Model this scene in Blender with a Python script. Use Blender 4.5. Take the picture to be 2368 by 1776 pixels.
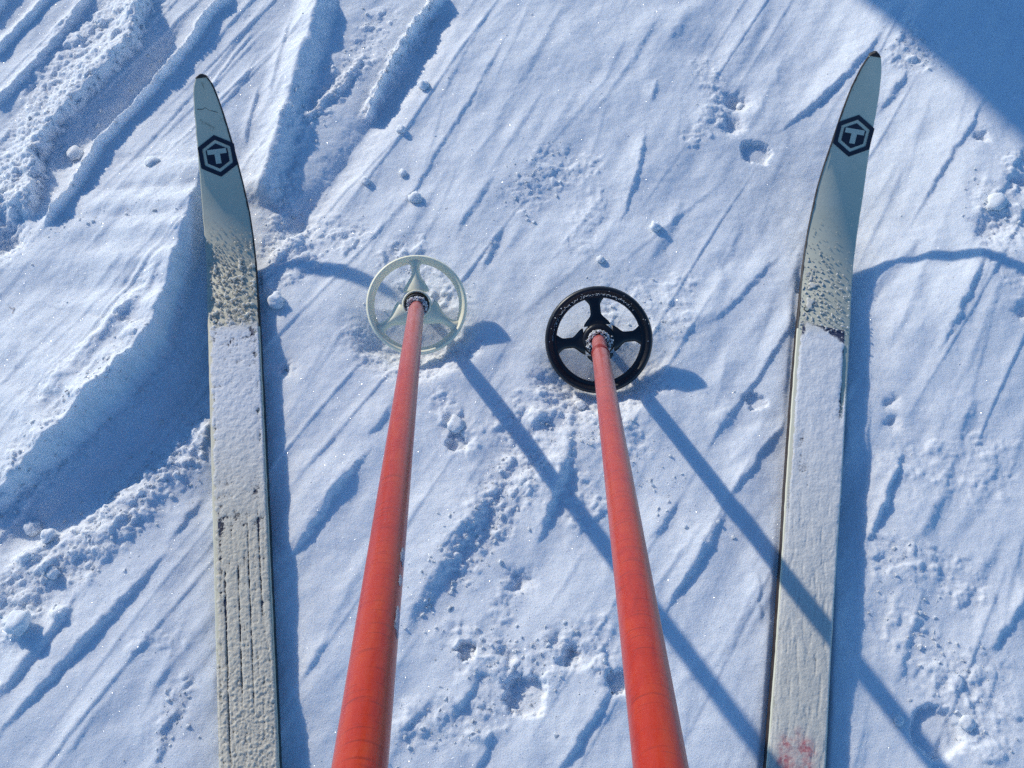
import bpy, bmesh, math, random
import numpy as np
from mathutils import Vector, Matrix, noise as mnoise

scene = bpy.context.scene
for o in list(bpy.data.objects):
    bpy.data.objects.remove(o)

# ------------------------------------------------------------------ camera
CAM_H = 1.05
TILT = math.radians(27)
FOC = 2302.0                      # focal length in photograph pixels (2368 wide)
cam_data = bpy.data.cameras.new("camera")
cam_data.sensor_width = 36.0
cam_data.lens = 36.0 * FOC / 2368.0
cam_data.clip_start = 0.02
cam_data.clip_end = 2000.0
cam = bpy.data.objects.new("camera", cam_data)
scene.collection.objects.link(cam)
cam.location = (0, 0, CAM_H)
cam.rotation_euler = (TILT, 0, 0)
scene.camera = cam

# ------------------------------------------------------------------ sky and sun
SUN_AZ = math.radians(45.5)       # the light travels towards +x, -y
SUN_EL = math.radians(23.5)
world = bpy.data.worlds.new("World")
scene.world = world
world.use_nodes = True
wn = world.node_tree
wn.nodes.clear()
sky = wn.nodes.new("ShaderNodeTexSky")
sky.sky_type = 'NISHITA'
sky.sun_disc = False
sky.sun_elevation = SUN_EL
sky.sun_rotation = -SUN_AZ
sky.altitude = 900
sky.air_density = 1.0
sky.dust_density = 0.15
sky.ozone_density = 3.0
tint = wn.nodes.new("ShaderNodeMixRGB")
tint.blend_type = 'MULTIPLY'
tint.inputs[0].default_value = 1.0
tint.inputs[2].default_value = (0.52, 0.86, 1.13, 1)
bg = wn.nodes.new("ShaderNodeBackground")
bg.inputs[1].default_value = 0.148
wo = wn.nodes.new("ShaderNodeOutputWorld")
wn.links.new(sky.outputs[0], tint.inputs[1])
wn.links.new(tint.outputs[0], bg.inputs[0])
wn.links.new(bg.outputs[0], wo.inputs[0])

sd = bpy.data.lights.new("sun", 'SUN')
sd.energy = 3.7
sd.angle = math.radians(0.9)
sd.color = (1.0, 0.95, 0.84)
sun = bpy.data.objects.new("sun", sd)
scene.collection.objects.link(sun)
SUN_DIR = Vector((math.sin(SUN_AZ) * math.cos(SUN_EL), -math.cos(SUN_AZ) * math.cos(SUN_EL), -math.sin(SUN_EL)))
sun.rotation_euler = SUN_DIR.to_track_quat('-Z', 'Y').to_euler()
sun.location = (-3, 3, 3)

vs = scene.view_settings
vs.view_transform = 'Standard'
vs.look = 'None'
vs.exposure = 0.0
vs.gamma = 1.0
vs.use_curve_mapping = False
scene.render.engine = 'CYCLES'
scene.cycles.use_denoising = False
scene.cycles.sample_clamp_direct = 0.0

# ------------------------------------------------------------------ helpers
COL = scene.collection
CT, ST = math.cos(TILT), math.sin(TILT)


def ground_point(px, py, z=0.0):
    """where the ray of a photograph pixel meets the horizontal plane z"""
    u = (px - 1184) / FOC
    v = (py - 888) / FOC
    r = (u, ST - v * CT, -CT - v * ST)
    t = (z - CAM_H) / r[2]
    return (t * r[0], t * r[1])


def gp(x, y, z=0.0):              # same, for coordinates read off a 2212-pixel-wide view
    return ground_point(x * 1.07052, y * 1.07052, z)


def link(name, me, mat=None, parent=None):
    o = bpy.data.objects.new(name, me)
    COL.objects.link(o)
    if parent is not None:
        o.parent = parent
    if mat is not None:
        me.materials.clear()
        me.materials.append(mat)
    return o


def mesh_from(name, verts, faces, smooth=True):
    me = bpy.data.meshes.new(name)
    me.from_pydata([tuple(v) for v in verts], [], faces)
    me.validate()
    if smooth:
        me.polygons.foreach_set("use_smooth", [True] * len(me.polygons))
    me.update()
    return me


def from_bm(name, bm, mat, parent=None, smooth=True):
    me = bpy.data.meshes.new(name)
    bm.to_mesh(me)
    bm.free()
    if smooth:
        me.polygons.foreach_set("use_smooth", [True] * len(me.polygons))
    return link(name, me, mat, parent)


def thing(name, label, cat, loc=(0, 0, 0), group=None):
    o = bpy.data.objects.new(name, None)
    COL.objects.link(o)
    o.empty_display_size = 0.05
    o.location = loc
    o['label'] = label
    o['category'] = cat
    if group:
        o['group'] = group
    return o


def tag(o, label, cat, group=None, kind=None):
    o['label'] = label
    o['category'] = cat
    if group:
        o['group'] = group
    if kind:
        o['kind'] = kind
    return o


# --------------------------------------------------------- numpy gradient noise
def perlin(x, y, seed=0):
    x = np.asarray(x, dtype=np.float64)
    y = np.asarray(y, dtype=np.float64)
    xi = np.floor(x).astype(np.int64)
    yi = np.floor(y).astype(np.int64)
    xf = x - xi
    yf = y - yi
    rs = np.random.RandomState(seed + 11)
    ang = rs.rand(4096) * 2 * np.pi
    gx, gy = np.cos(ang), np.sin(ang)

    def g(ix, iy, dx, dy):
        h = (ix * 73856093 ^ iy * 19349663 ^ (seed * 83492791 + 7919)) & 0x7fffffff
        h = (h ^ (h >> 13)) * 1274126177 & 0x7fffffff
        h = (h ^ (h >> 11)) & 4095
        return gx[h] * dx + gy[h] * dy
    u = xf * xf * xf * (xf * (xf * 6 - 15) + 10)
    v = yf * yf * yf * (yf * (yf * 6 - 15) + 10)
    a = g(xi, yi, xf, yf)
    b = g(xi + 1, yi, xf - 1, yf)
    c = g(xi, yi + 1, xf, yf - 1)
    d = g(xi + 1, yi + 1, xf - 1, yf - 1)
    return 1.5 * ((a * (1 - u) + b * u) * (1 - v) + (c * (1 - u) + d * u) * v)


def fbm(x, y, seed=0, octv=4, gain=0.5):
    r = 0
    am = 1.0
    for i in range(octv):
        r = r + am * perlin(x * 2 ** i + 13.7 * i, y * 2 ** i - 7.3 * i, seed + i)
        am *= gain
    return r


def sstep(a, b, x):
    t = np.clip((x - a) / (b - a), 0, 1)
    return t * t * (3 - 2 * t)


# ------------------------------------------------------------------ materials
def new_mat(name):
    m = bpy.data.materials.new(name)
    m.use_nodes = True
    nt = m.node_tree
    nt.nodes.clear()
    out = nt.nodes.new("ShaderNodeOutputMaterial")
    return m, nt, out


def N(nt, typ, **kw):
    n = nt.nodes.new(typ)
    for k, v in kw.items():
        if k.startswith('i_'):
            n.inputs[int(k[2:])].default_value = v
        else:
            setattr(n, k, v)
    return n


def noise_node(nt, co, scale, detail=3, rough=0.55, distort=0.0):
    n = N(nt, "ShaderNodeTexNoise")
    n.inputs['Scale'].default_value = scale
    n.inputs['Detail'].default_value = detail
    n.inputs['Roughness'].default_value = rough
    n.inputs['Distortion'].default_value = distort
    nt.links.new(co, n.inputs['Vector'])
    return n


def ramp(nt, src, stops):
    r = N(nt, "ShaderNodeValToRGB")
    cr = r.color_ramp
    while len(cr.elements) < len(stops):
        cr.elements.new(0.5)
    for e, (p, c) in zip(cr.elements, stops):
        e.position = p
        e.color = c if len(c) == 4 else (*c, 1)
    nt.links.new(src, r.inputs[0])
    return r


def snow_shader(nt, co, base=(0.86, 0.88, 0.90), grain=1.0, sparkle=1.0, stain=False, powder=None):
    """granular snow with randomly tilted crystal facets that glint in the sun"""
    L = nt.links
    n1 = noise_node(nt, co, 520, 4, 0.8)
    n2 = noise_node(nt, co, 110, 3, 0.6)
    b1 = N(nt, "ShaderNodeBump")
    b1.inputs['Strength'].default_value = 1.0
    b1.inputs['Distance'].default_value = 0.0007 * grain
    L.new(n2.outputs[0], b1.inputs['Height'])
    b2 = N(nt, "ShaderNodeBump")
    b2.inputs['Strength'].default_value = 1.0
    b2.inputs['Distance'].default_value = 0.0012 * grain
    L.new(n1.outputs[0], b2.inputs['Height'])
    L.new(b1.outputs[0], b2.inputs['Normal'])
    pr = N(nt, "ShaderNodeBsdfPrincipled")
    pr.inputs['Base Color'].default_value = (*base, 1)
    pr.inputs['Roughness'].default_value = 0.75
    pr.inputs['Specular IOR Level'].default_value = 0.25
    pr.inputs['Subsurface Weight'].default_value = 0.6
    pr.inputs['Subsurface Radius'].default_value = (0.85, 0.92, 1.0)
    pr.inputs['Subsurface Scale'].default_value = 0.011
    L.new(b2.outputs[0], pr.inputs['Normal'])
    if stain:
        at = N(nt, "ShaderNodeAttribute", attribute_name="stain")
        sn = noise_node(nt, co, 300, 3, 0.7)
        mu = N(nt, "ShaderNodeMath", operation='MULTIPLY')
        rr = ramp(nt, sn.outputs[0], [(0.25, (0.30, 0.30, 0.30)), (0.68, (0.85, 0.85, 0.85))])
        L.new(rr.outputs[0], mu.inputs[0])
        L.new(at.outputs['Fac'], mu.inputs[1])
        mx = N(nt, "ShaderNodeMixRGB")
        mx.inputs[1].default_value = (*base, 1)
        mx.inputs[2].default_value = (0.50, 0.05, 0.09, 1)
        L.new(mu.outputs[0], mx.inputs[0])
        L.new(mx.outputs[0], pr.inputs['Base Color'])
    if powder:
        sp = N(nt, "ShaderNodeSeparateXYZ")
        L.new(co, sp.inputs[0])
        pm = N(nt, "ShaderNodeMapRange")
        pm.inputs[1].default_value = powder[0]
        pm.inputs[2].default_value = powder[1]
        L.new(sp.outputs[1], pm.inputs[0])
        pm2 = N(nt, "ShaderNodeMapRange")
        pm2.inputs[1].default_value = 0.615
        pm2.inputs[2].default_value = 0.595
        L.new(sp.outputs[1], pm2.inputs[0])
        pmm = N(nt, "ShaderNodeMath", operation='MULTIPLY')
        L.new(pm.outputs[0], pmm.inputs[0])
        L.new(pm2.outputs[0], pmm.inputs[1])
        mp_ = N(nt, "ShaderNodeMixRGB")
        mp_.inputs[1].default_value = (*base, 1)
        mp_.inputs[2].default_value = (0.78, 0.78, 0.78, 1)
        L.new(pmm.outputs[0], mp_.inputs[0])
        L.new(mp_.outputs[0], (mx.inputs[1] if stain else pr.inputs['Base Color']))
    return pr


def mat_snow():
    m, nt, out = new_mat("snow")
    geo = N(nt, "ShaderNodeNewGeometry")
    s = snow_shader(nt, geo.outputs['Position'])
    nt.links.new(s.outputs[0], out.inputs[0])
    return m


def mat_frost(name, stain=False, base=(0.80, 0.80, 0.80), grain=0.8, powder=None):
    """thin snow: attribute 'thickness' runs from a bare surface to opaque snow"""
    m, nt, out = new_mat(name)
    L = nt.links
    geo = N(nt, "ShaderNodeNewGeometry")
    s = snow_shader(nt, geo.outputs['Position'], base=base, grain=grain, sparkle=0.7, stain=stain, powder=powder)
    at = N(nt, "ShaderNodeAttribute", attribute_name="thickness")
    nz = noise_node(nt, geo.outputs['Position'], 700, 2, 0.6)
    ad = N(nt, "ShaderNodeMath", operation='MULTIPLY_ADD')
    L.new(nz.outputs[0], ad.inputs[0])
    ad.inputs[1].default_value = 0.9
    L.new(at.outputs['Fac'], ad.inputs[2])
    mr = N(nt, "ShaderNodeMapRange")
    mr.inputs[1].default_value = 0.55
    mr.inputs[2].default_value = 1.0
    L.new(ad.outputs[0], mr.inputs[0])
    tr = N(nt, "ShaderNodeBsdfTransparent")
    mix = N(nt, "ShaderNodeMixShader")
    L.new(mr.outputs[0], mix.inputs[0])
    L.new(tr.outputs[0], mix.inputs[1])
    L.new(s.outputs[0], mix.inputs[2])
    L.new(mix.outputs[0], out.inputs[0])
    return m


def mat_paint(name, col, col2, scale=60, rough=0.45, bump=0.0002, spec=0.4, dirt=None, sss=0.0):
    m, nt, out = new_mat(name)
    L = nt.links
    tc = N(nt, "ShaderNodeTexCoord")
    n = noise_node(nt, tc.outputs['Object'], scale, 5, 0.6, 0.3)
    r = ramp(nt, n.outputs[0], [(0.3, col), (0.7, col2)])
    pr = N(nt, "ShaderNodeBsdfPrincipled")
    colsock = r.outputs[0]
    if dirt:
        n3 = noise_node(nt, tc.outputs['Object'], dirt[1], 4, 0.7, 0.6)
        r3 = ramp(nt, n3.outputs[0], [(dirt[2], (0, 0, 0)), (dirt[2] + 0.08, (1, 1, 1))])
        mx = N(nt, "ShaderNodeMixRGB")
        L.new(r3.outputs[0], mx.inputs[0])
        L.new(r.outputs[0], mx.inputs[1])
        mx.inputs[2].default_value = (*dirt[0], 1)
        colsock = mx.outputs[0]
    L.new(colsock, pr.inputs['Base Color'])
    pr.inputs['Roughness'].default_value = rough
    pr.inputs['Specular IOR Level'].default_value = spec
    if sss:
        pr.inputs['Subsurface Weight'].default_value = sss
        pr.inputs['Subsurface Radius'].default_value = (1.0, 0.9, 0.7)
        pr.inputs['Subsurface Scale'].default_value = 0.006
    n2 = noise_node(nt, tc.outputs['Object'], scale * 12, 3, 0.6)
    b = N(nt, "ShaderNodeBump")
    b.inputs['Distance'].default_value = bump
    L.new(n2.outputs[0], b.inputs['Height'])
    L.new(b.outputs[0], pr.inputs['Normal'])
    L.new(pr.outputs[0], out.inputs[0])
    return m


M_SNOW = mat_snow()
M_CRUST = mat_frost("ski_snow_crust", base=(0.68, 0.62, 0.50), grain=0.6, powder=(0.34, 0.50))
M_CRUST_STAIN = mat_frost("ski_snow_crust_stained", stain=True, base=(0.67, 0.64, 0.56), grain=0.6, powder=(0.20, 0.50))
M_ICE = mat_frost("ice_film", base=(0.44, 0.42, 0.45), grain=0.4)
M_SKI_A = mat_paint("ski_paint_cream", (0.60, 0.56, 0.42), (0.66, 0.62, 0.47), 25, 0.5, 0.00012, 0.35, ((0.30, 0.28, 0.20), 55, 0.66))
M_SKI_B = mat_paint("ski_paint_greenish", (0.57, 0.56, 0.43), (0.64, 0.62, 0.49), 25, 0.5, 0.00012, 0.35, ((0.30, 0.28, 0.20), 60, 0.67))
M_INK = mat_paint("dark_print", (0.010, 0.013, 0.028), (0.020, 0.024, 0.045), 90, 0.5)
M_INK_LT = mat_paint("emblem_pale_print", (0.50, 0.52, 0.42), (0.56, 0.58, 0.48), 50, 0.5)
M_PANEL = mat_paint("dark_blue_panel", (0.03, 0.04, 0.08), (0.08, 0.09, 0.14), 70, 0.5)
M_SIDE_A = mat_paint("ski_edge_green_black", (0.012, 0.025, 0.022), (0.03, 0.05, 0.045), 60, 0.5)
M_SIDE_B = mat_paint("ski_edge_brown", (0.02, 0.014, 0.012), (0.055, 0.038, 0.032), 90, 0.55)
M_BASE = mat_paint("ski_base", (0.03, 0.03, 0.03), (0.06, 0.05, 0.05), 40, 0.6)
M_WEAR = mat_paint("worn_edge", (0.02, 0.015, 0.015), (0.05, 0.04, 0.035), 90, 0.6)
M_WHITE_PL = mat_paint("ivory_plastic", (0.88, 0.80, 0.57), (0.92, 0.86, 0.65), 40, 0.42, 0.00008, 0.45, ((0.20, 0.17, 0.12), 75, 0.70), 0.3)
M_BLACK_PL = mat_paint("black_plastic", (0.008, 0.009, 0.012), (0.016, 0.017, 0.021), 60, 0.38, 0.00008, 0.5)
M_RUBBER = mat_paint("black_rubber", (0.012, 0.012, 0.014), (0.025, 0.025, 0.028), 60, 0.6)
M_STEEL = mat_paint("dull_steel", (0.30, 0.30, 0.31), (0.40, 0.40, 0.41), 80, 0.4)
M_LEATHER = mat_paint("dark_leather", (0.02, 0.012, 0.008), (0.05, 0.03, 0.02), 70, 0.6)
M_CASTER_BARK = mat_paint("caster_bark", (0.10, 0.08, 0.065), (0.22, 0.19, 0.16), 6, 0.85, 0.01, 0.2)


def mat_shaft(name, seed):
    """orange-red lacquer, faded and frosted towards the basket (object z = distance from the tip)"""
    m, nt, out = new_mat(name)
    L = nt.links
    tc = N(nt, "ShaderNodeTexCoord")
    sep = N(nt, "ShaderNodeSeparateXYZ")
    L.new(tc.outputs['Object'], sep.inputs[0])
    mp = N(nt, "ShaderNodeMapping")
    mp.inputs['Scale'].default_value = (1, 1, 0.25)
    mp.inputs['Location'].default_value = (seed, 0, 0)
    L.new(tc.outputs['Object'], mp.inputs[0])
    n = noise_node(nt, mp.outputs[0], 90, 6, 0.75, 0.5)
    r = ramp(nt, n.outputs[0], [(0.22, (0.32, 0.014, 0.005)), (0.45, (0.44, 0.026, 0.006)), (0.80, (0.52, 0.060, 0.010))])
    # fine dark cracks round the tube
    mp2 = N(nt, "ShaderNodeMapping")
    mp2.inputs['Scale'].default_value = (0.8, 0.8, 9.0)
    mp2.inputs['Location'].default_value = (0, seed, 0)
    L.new(tc.outputs['Object'], mp2.inputs[0])
    n2 = noise_node(nt, mp2.outputs[0], 60, 3, 0.6, 0.3)
    r2 = ramp(nt, n2.outputs[0], [(0.55, (0, 0, 0)), (0.70, (1, 1, 1))])
    mk = N(nt, "ShaderNodeMath", operation='MULTIPLY')
    mk.inputs[1].default_value = 0.60
    L.new(r2.outputs[0], mk.inputs[0])
    mx = N(nt, "ShaderNodeMixRGB")
    L.new(mk.outputs[0], mx.inputs[0])
    L.new(r.outputs[0], mx.inputs[1])
    mx.inputs[2].default_value = (0.16, 0.012, 0.008, 1)
    # frost film: strong near the basket
    fr = N(nt, "ShaderNodeMapRange")
    fr.inputs[1].default_value = 0.06
    fr.inputs[2].default_value = 0.42
    fr.inputs[3].default_value = 0.34
    fr.inputs[4].default_value = 0.0
    L.new(sep.outputs[2], fr.inputs[0])
    n3 = noise_node(nt, mp.outputs[0], 160, 4, 0.7, 0.2)
    r3 = ramp(nt, n3.outputs[0], [(0.3, (0.45, 0.45, 0.45)), (0.7, (1.3, 1.3, 1.3))])
    mf = N(nt, "ShaderNodeMath", operation='MULTIPLY')
    L.new(fr.outputs[0], mf.inputs[0])
    L.new(r3.outputs[0], mf.inputs[1])
    mx2 = N(nt, "ShaderNodeMixRGB")
    L.new(mf.outputs[0], mx2.inputs[0])
    L.new(mx.outputs[0], mx2.inputs[1])
    mx2.inputs[2].default_value = (0.68, 0.42, 0.42, 1)
    pr = N(nt, "ShaderNodeBsdfPrincipled")
    L.new(mx2.outputs[0], pr.inputs['Base Color'])
    pr.inputs['Roughness'].default_value = 0.27
    pr.inputs['Specular IOR Level'].default_value = 0.30
    bp = N(nt, "ShaderNodeBump")
    bp.inputs['Distance'].default_value = 0.0003
    L.new(n3.outputs[0], bp.inputs['Height'])
    L.new(bp.outputs[0], pr.inputs['Normal'])
    L.new(pr.outputs[0], out.inputs[0])
    return m


def macro(x):
    """the snow falls away to the right, beyond the poles"""
    u = np.clip((np.asarray(x, dtype=float) - 0.16) / 0.16, -1, 1)
    soft = np.where(np.asarray(x) < 0.0, 0.0, np.where(np.asarray(x) > 0.32, np.asarray(x) - 0.16, 0.04 * (u + 1) ** 2))
    return -0.035 * np.minimum(soft, 3.0)


# ------------------------------------------------------------------ ski shapes
KS = 0.84                          # unit of the measured tables below


class Ski:
    """straight centre line x = x0 + k y on the snow, bent up towards the tip"""

    def __init__(self, x0, k, bend, wtab, ytip, roll=0.0):
        self.x0, self.k = x0, k
        self.roll = roll
        self.b0 = float(macro(x0 + k * 0.1))
        self.b1 = float((macro(x0 + k * 0.75) - macro(x0 + k * 0.1)) / 0.65)
        self.bend = bend
        self.wy = np.array([a for a, b in wtab]) * KS
        self.ww = np.array([b for a, b in wtab]) * KS * math.cos(math.atan(k))
        self.ytip = ytip * KS
        n = Vector((1.0, -k, -roll)).normalized()
        self.n = n
        self.y_start = -0.95
        # fine table arc-length <-> y
        ys = np.linspace(self.y_start, self.ytip, 3000)
        zs = self.zc(ys)
        ds = np.sqrt((np.diff(ys) ** 2) * (1 + k * k) + np.diff(zs) ** 2)
        self.S = np.concatenate([[0], np.cumsum(ds)])
        self.ys = ys

    def zc(self, y):
        u = np.maximum(np.asarray(y) / KS - self.bend[0], 0)
        return KS * (self.bend[1] * u ** 2 + self.bend[2] * u ** 4) + 0.0165 + self.base(y)

    def base(self, y):
        return self.b0 + self.b1 * (np.asarray(y) - 0.1)

    def y_of_s(self, s):
        return np.interp(s, self.S, self.ys)

    def s_of_y(self, y):
        return np.interp(y, self.ys, self.S)

    def half(self, y):
        return 0.5 * np.interp(y, self.wy, self.ww)

    def pt(self, y, t, off=0.0):
        """point above the centre line at y, t metres sideways, off metres above the top face"""
        z = float(self.zc(y))
        e = 1e-4
        dz = (float(self.zc(y + e)) - float(self.zc(y - e))) / (2 * e)
        L = math.sqrt(1 + self.k ** 2 + dz * dz)
        tg = Vector((self.k, 1, dz)) / L
        nu = self.n.cross(tg)
        p = Vector((self.x0 + self.k * y, y, z)) + self.n * t + nu * off
        return p


SKI_L = Ski(-0.2848 * KS, -0.1572, (0.80, 2.4, 0.0),
            [(-1.2, .068), (.129, .0704), (.22, .0713), (.43, .0727), (.625, .0739), (.761, .0747), (.81, .0740), (.856, .0728),
             (.898, .0705), (.934, .0640), (.963, .0575), (.985, .0518), (1.013, .0430), (1.034, .0335), (1.042, .0275), (1.0475, .0190), (1.050, .0120), (1.0515, .003)], 1.0517)
SKI_R = Ski(0.3057 * KS, 0.1979, (0.793, 2.4, 7.3),
            [(-1.2, .068), (.129, .0700), (.264, .0697), (.40, .0722), (.473, .0752), (.552, .0762), (.709, .0775), (.76, .0768),
             (.825, .0762), (.876, .0748), (.93, .0705), (.955, .0650), (.978, .0580), (1.008, .0500), (1.029, .0415), (1.044, .0300), (1.052, .0195), (1.0545, .012), (1.056, .003)], 1.0562, 0.035)


def ski_stations(sk):
    s_end = sk.S[-1]
    s = np.concatenate([np.linspace(0, sk.s_of_y(-0.1), 20)[:-1], np.linspace(sk.s_of_y(-0.1), sk.s_of_y(0.6), 90)[:-1],
                        np.linspace(sk.s_of_y(0.6), s_end - 0.02, 110)[:-1], s_end - 0.02 * (1 - np.linspace(0, 1, 22)) ** 1.6])
    return sk.y_of_s(s)


def loft(rows, closed=False):
    verts, faces = [], []
    nrow = len(rows[0])
    for r in rows:
        verts += r
    for i in range(len(rows) - 1):
        for j in range(nrow - 1 + (1 if closed else 0)):
            a = i * nrow + j
            b = i * nrow + (j + 1) % nrow
            faces.append((a, b, b + nrow, a + nrow))
    return verts, faces


def map_flat(sk, yc, poly, name, mat, parent, off, cuts=3, thick=0.00025):
    """a flat printed shape given as (t, s) points round the surface point at yc, wrapped onto the ski"""
    s0 = sk.s_of_y(yc)
    bm = bmesh.new()
    loops = poly if isinstance(poly[0][0], (tuple, list)) else [poly]
    for lp in loops:
        vsx = [bm.verts.new((p[0], p[1], 0)) for p in lp]
        bm.faces.new(vsx)
    bmesh.ops.triangulate(bm, faces=bm.faces[:])
    for _ in range(cuts):
        lng = [e for e in bm.edges if e.calc_length() > 0.003]
        if not lng:
            break
        bmesh.ops.subdivide_edges(bm, edges=lng, cuts=1)
        bmesh.ops.triangulate(bm, faces=bm.faces[:])
    ext = bmesh.ops.extrude_face_region(bm, geom=bm.faces[:])
    top = set(v for v in ext['geom'] if isinstance(v, bmesh.types.BMVert))
    for v in bm.verts:
        t, s = v.co.x, v.co.y
        y = float(sk.y_of_s(s0 + s))
        v.co = sk.pt(y, t, off + (thick if v in top else -0.0003))
    bmesh.ops.recalc_face_normals(bm, faces=bm.faces[:])
    return from_bm(name, bm, mat, parent, smooth=False)


def hexagon(r, rot=0.0):
    return [(r * math.sin(rot + i * math.pi / 3), r * math.cos(rot + i * math.pi / 3)) for i in range(6)]


def rot2(pts, a):
    return [(x * math.cos(a) + y * math.sin(a), -x * math.sin(a) + y * math.cos(a)) for x, y in pts]


def build_ski(sk, label, m_top, m_side, em_y, em_t, em_r, em_rot, em_stretch, panel, stripes, dot, worn_side):
    root = thing('ski', label, 'ski', (0, 0, 0), 'cross-country skis lying on the snow')
    ys = ski_stations(sk)
    TH = 0.0140
    rng = np.random.RandomState(3 if sk is SKI_L else 8)
    rowsT, rowsL, rowsR, rowsB = [], [], [], []
    for y in ys:
        h = float(sk.half(y))
        bv = min(0.0016, h * 0.4)
        thn = TH * (0.22 + 0.78 * sstep(0.90 * KS, 0.58 * KS, y))     # thinner shovel
        j1 = 0.00035 * float(perlin(y * 120, 0.3, 5)) if y > 0 else 0
        j2 = 0.00035 * float(perlin(y * 120, 9.3, 6)) if y > 0 else 0
        L_, R_ = -h + j1, h + j2
        rowsT.append([sk.pt(y, L_, -bv), sk.pt(y, L_ + bv * .35, -bv * .35), sk.pt(y, L_ + bv, 0), sk.pt(y, 0, 0.0006), sk.pt(y, R_ - bv, 0), sk.pt(y, R_ - bv * .35, -bv * .35), sk.pt(y, R_, -bv)])
        rowsL.append([sk.pt(y, L_, -thn), sk.pt(y, L_ - .0001, -thn * .5), sk.pt(y, L_, -bv)])
        rowsR.append([sk.pt(y, R_, -bv), sk.pt(y, R_ + .0001, -thn * .5), sk.pt(y, R_, -thn)])
        rowsB.append([sk.pt(y, R_, -thn), sk.pt(y, 0, -thn), sk.pt(y, L_, -thn)])
    for nm, rows, mt in (('top_sheet', rowsT, m_top), ('side_edge', rowsL, m_side), ('side_edge', rowsR, m_side), ('ski_sole', rowsB, M_BASE)):
        v, f = loft(rows)
        link(nm, mesh_from(nm, v, f), mt, root)
    # dark metal tip guard: a thin lip over the very end
    yy = [y for y in ys if y > sk.ytip - 0.0034 * KS]
    rows = []
    for y in yy:
        h = float(sk.half(y)) + 0.0006
        rows.append([sk.pt(y, -h, -0.0062), sk.pt(y, -h, 0.0003), sk.pt(y, -h * .5, 0.0010), sk.pt(y, 0, 0.0012), sk.pt(y, h * .5, 0.0010), sk.pt(y, h, 0.0003), sk.pt(y, h, -0.0062)])
    v, f = loft(rows, True)
    f.append(tuple(range(6, -1, -1)))
    n0 = len(v) - 7
    f.append(tuple(range(n0, n0 + 7)))
    link('tip_guard', mesh_from('tip_guard', v, f), M_WEAR, root)

    # emblem: dark hexagon ring, pale ring (bare top sheet), dark hexagon with a T
    def st(pts):
        return rot2([(x, y * em_stretch) for x, y in pts], em_rot)

    def sh(pts):
        return [(x + em_t, y) for x, y in st(pts)]
    ho, hi, hc = hexagon(em_r), hexagon(em_r * 0.775), hexagon(em_r * 0.60)
    ring = [[sh([ho[i], ho[(i + 1) % 6], hi[(i + 1) % 6], hi[i]])[q] for q in range(4)] for i in range(6)]
    em = map_flat(sk, em_y, ring, 'emblem_ring', M_INK, root, 0.0008)
    core = map_flat(sk, em_y, sh(hc), 'emblem_core', M_INK, root, 0.0008)
    r = em_r
    T = [[(-.45 * r, .33 * r), (.45 * r, .33 * r), (.45 * r, .10 * r), (.13 * r, .10 * r), (-.13 * r, .10 * r), (-.45 * r, .10 * r)],
         [(-.13 * r, .10 * r), (.13 * r, .10 * r), (.13 * r, -.36 * r), (-.13 * r, -.36 * r)]]
    T = [sh(t_) for t_ in T]
    map_flat(sk, em_y, T, 'letter', M_INK_LT, core, 0.00125, thick=0.0002)

    def band(name, y0, y1, t0, t1, mat, jag=0.0, off=0.0002, seed=1, n=140):
        """print strip on the top face between y0..y1; t as fractions of the half width"""
        rws = []
        for i in range(n):
            y = y0 + (y1 - y0) * i / (n - 1)
            h = float(sk.half(y)) - 0.0018
            a = t0 * h + jag * float(perlin(y * 260, 1.7, seed))
            b = t1 * h + jag * float(perlin(y * 260, 5.1, seed + 1))
            k = 6
            rws.append([sk.pt(y, a + (b - a) * q / k, off + 0.0006 * (1 - min(1, abs(a + (b - a) * q / k) / h))) for q in range(k + 1)])
        v_, f_ = loft(rws)
        return link(name, mesh_from(name, v_, f_), mat, root)
    band('dark_panel', panel[0], panel[1], -0.86, 0.83, M_PANEL)
    for i, (a, y0, y1, wf) in enumerate(stripes):
        band('pinstripe', y0, y1, a - wf, a + wf, M_INK, 0.0003, 0.0004, 30 + i)
    if dot:
        o = map_flat(sk, dot[0], [(dot[1] + 0.0034 * math.cos(q * math.pi / 12), 0.0034 * math.sin(q * math.pi / 12)) for q in range(24)],
                     'printed_dot', M_INK, root, 0.0009)
        map_flat(sk, dot[0], [(dot[1] + 0.0024 * math.cos(q * math.pi / 12), -0.0004 + 0.0024 * math.sin(q * math.pi / 12)) for q in range(24)],
                 'dot_centre', m_top, o, 0.0013)
    # chipped dark line where the paint has worn off one edge of the shovel
    rws = []
    sg = worn_side
    for y in np.linspace(0.60, sk.ytip - 0.003, 260):
        h = float(sk.half(y))
        w = 0.0002 + 0.0011 * max(0, float(perlin(y * 70, 3.3, 77))) + 0.0006 * float(perlin(y * 300, 1.3, 78))
        w = max(w, 0.0001)
        rws.append([sk.pt(y, sg * (h + 0.0003), -0.0019), sk.pt(y, sg * (h + 0.0002), -0.0008), sk.pt(y, sg * (h - 0.0006), -0.0001), sk.pt(y, sg * (h - 0.0009 - w), 0.0003)])
    v_, f_ = loft(rws)
    link('worn_rim', mesh_from('worn_rim', v_, f_), M_WEAR, root)
    return root


# ------------------------------------------------------------------ snow surface
DX = 0.00165
xd = np.arange(-0.86, 0.90, DX)
yd = np.arange(-0.02, 1.34, DX)


def grow(v0, sgn, first, lim):
    out = []
    st = first
    v = v0
    while abs(v) < lim:
        st *= 1.22
        v = v + sgn * st
        out.append(v)
    return out


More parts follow.
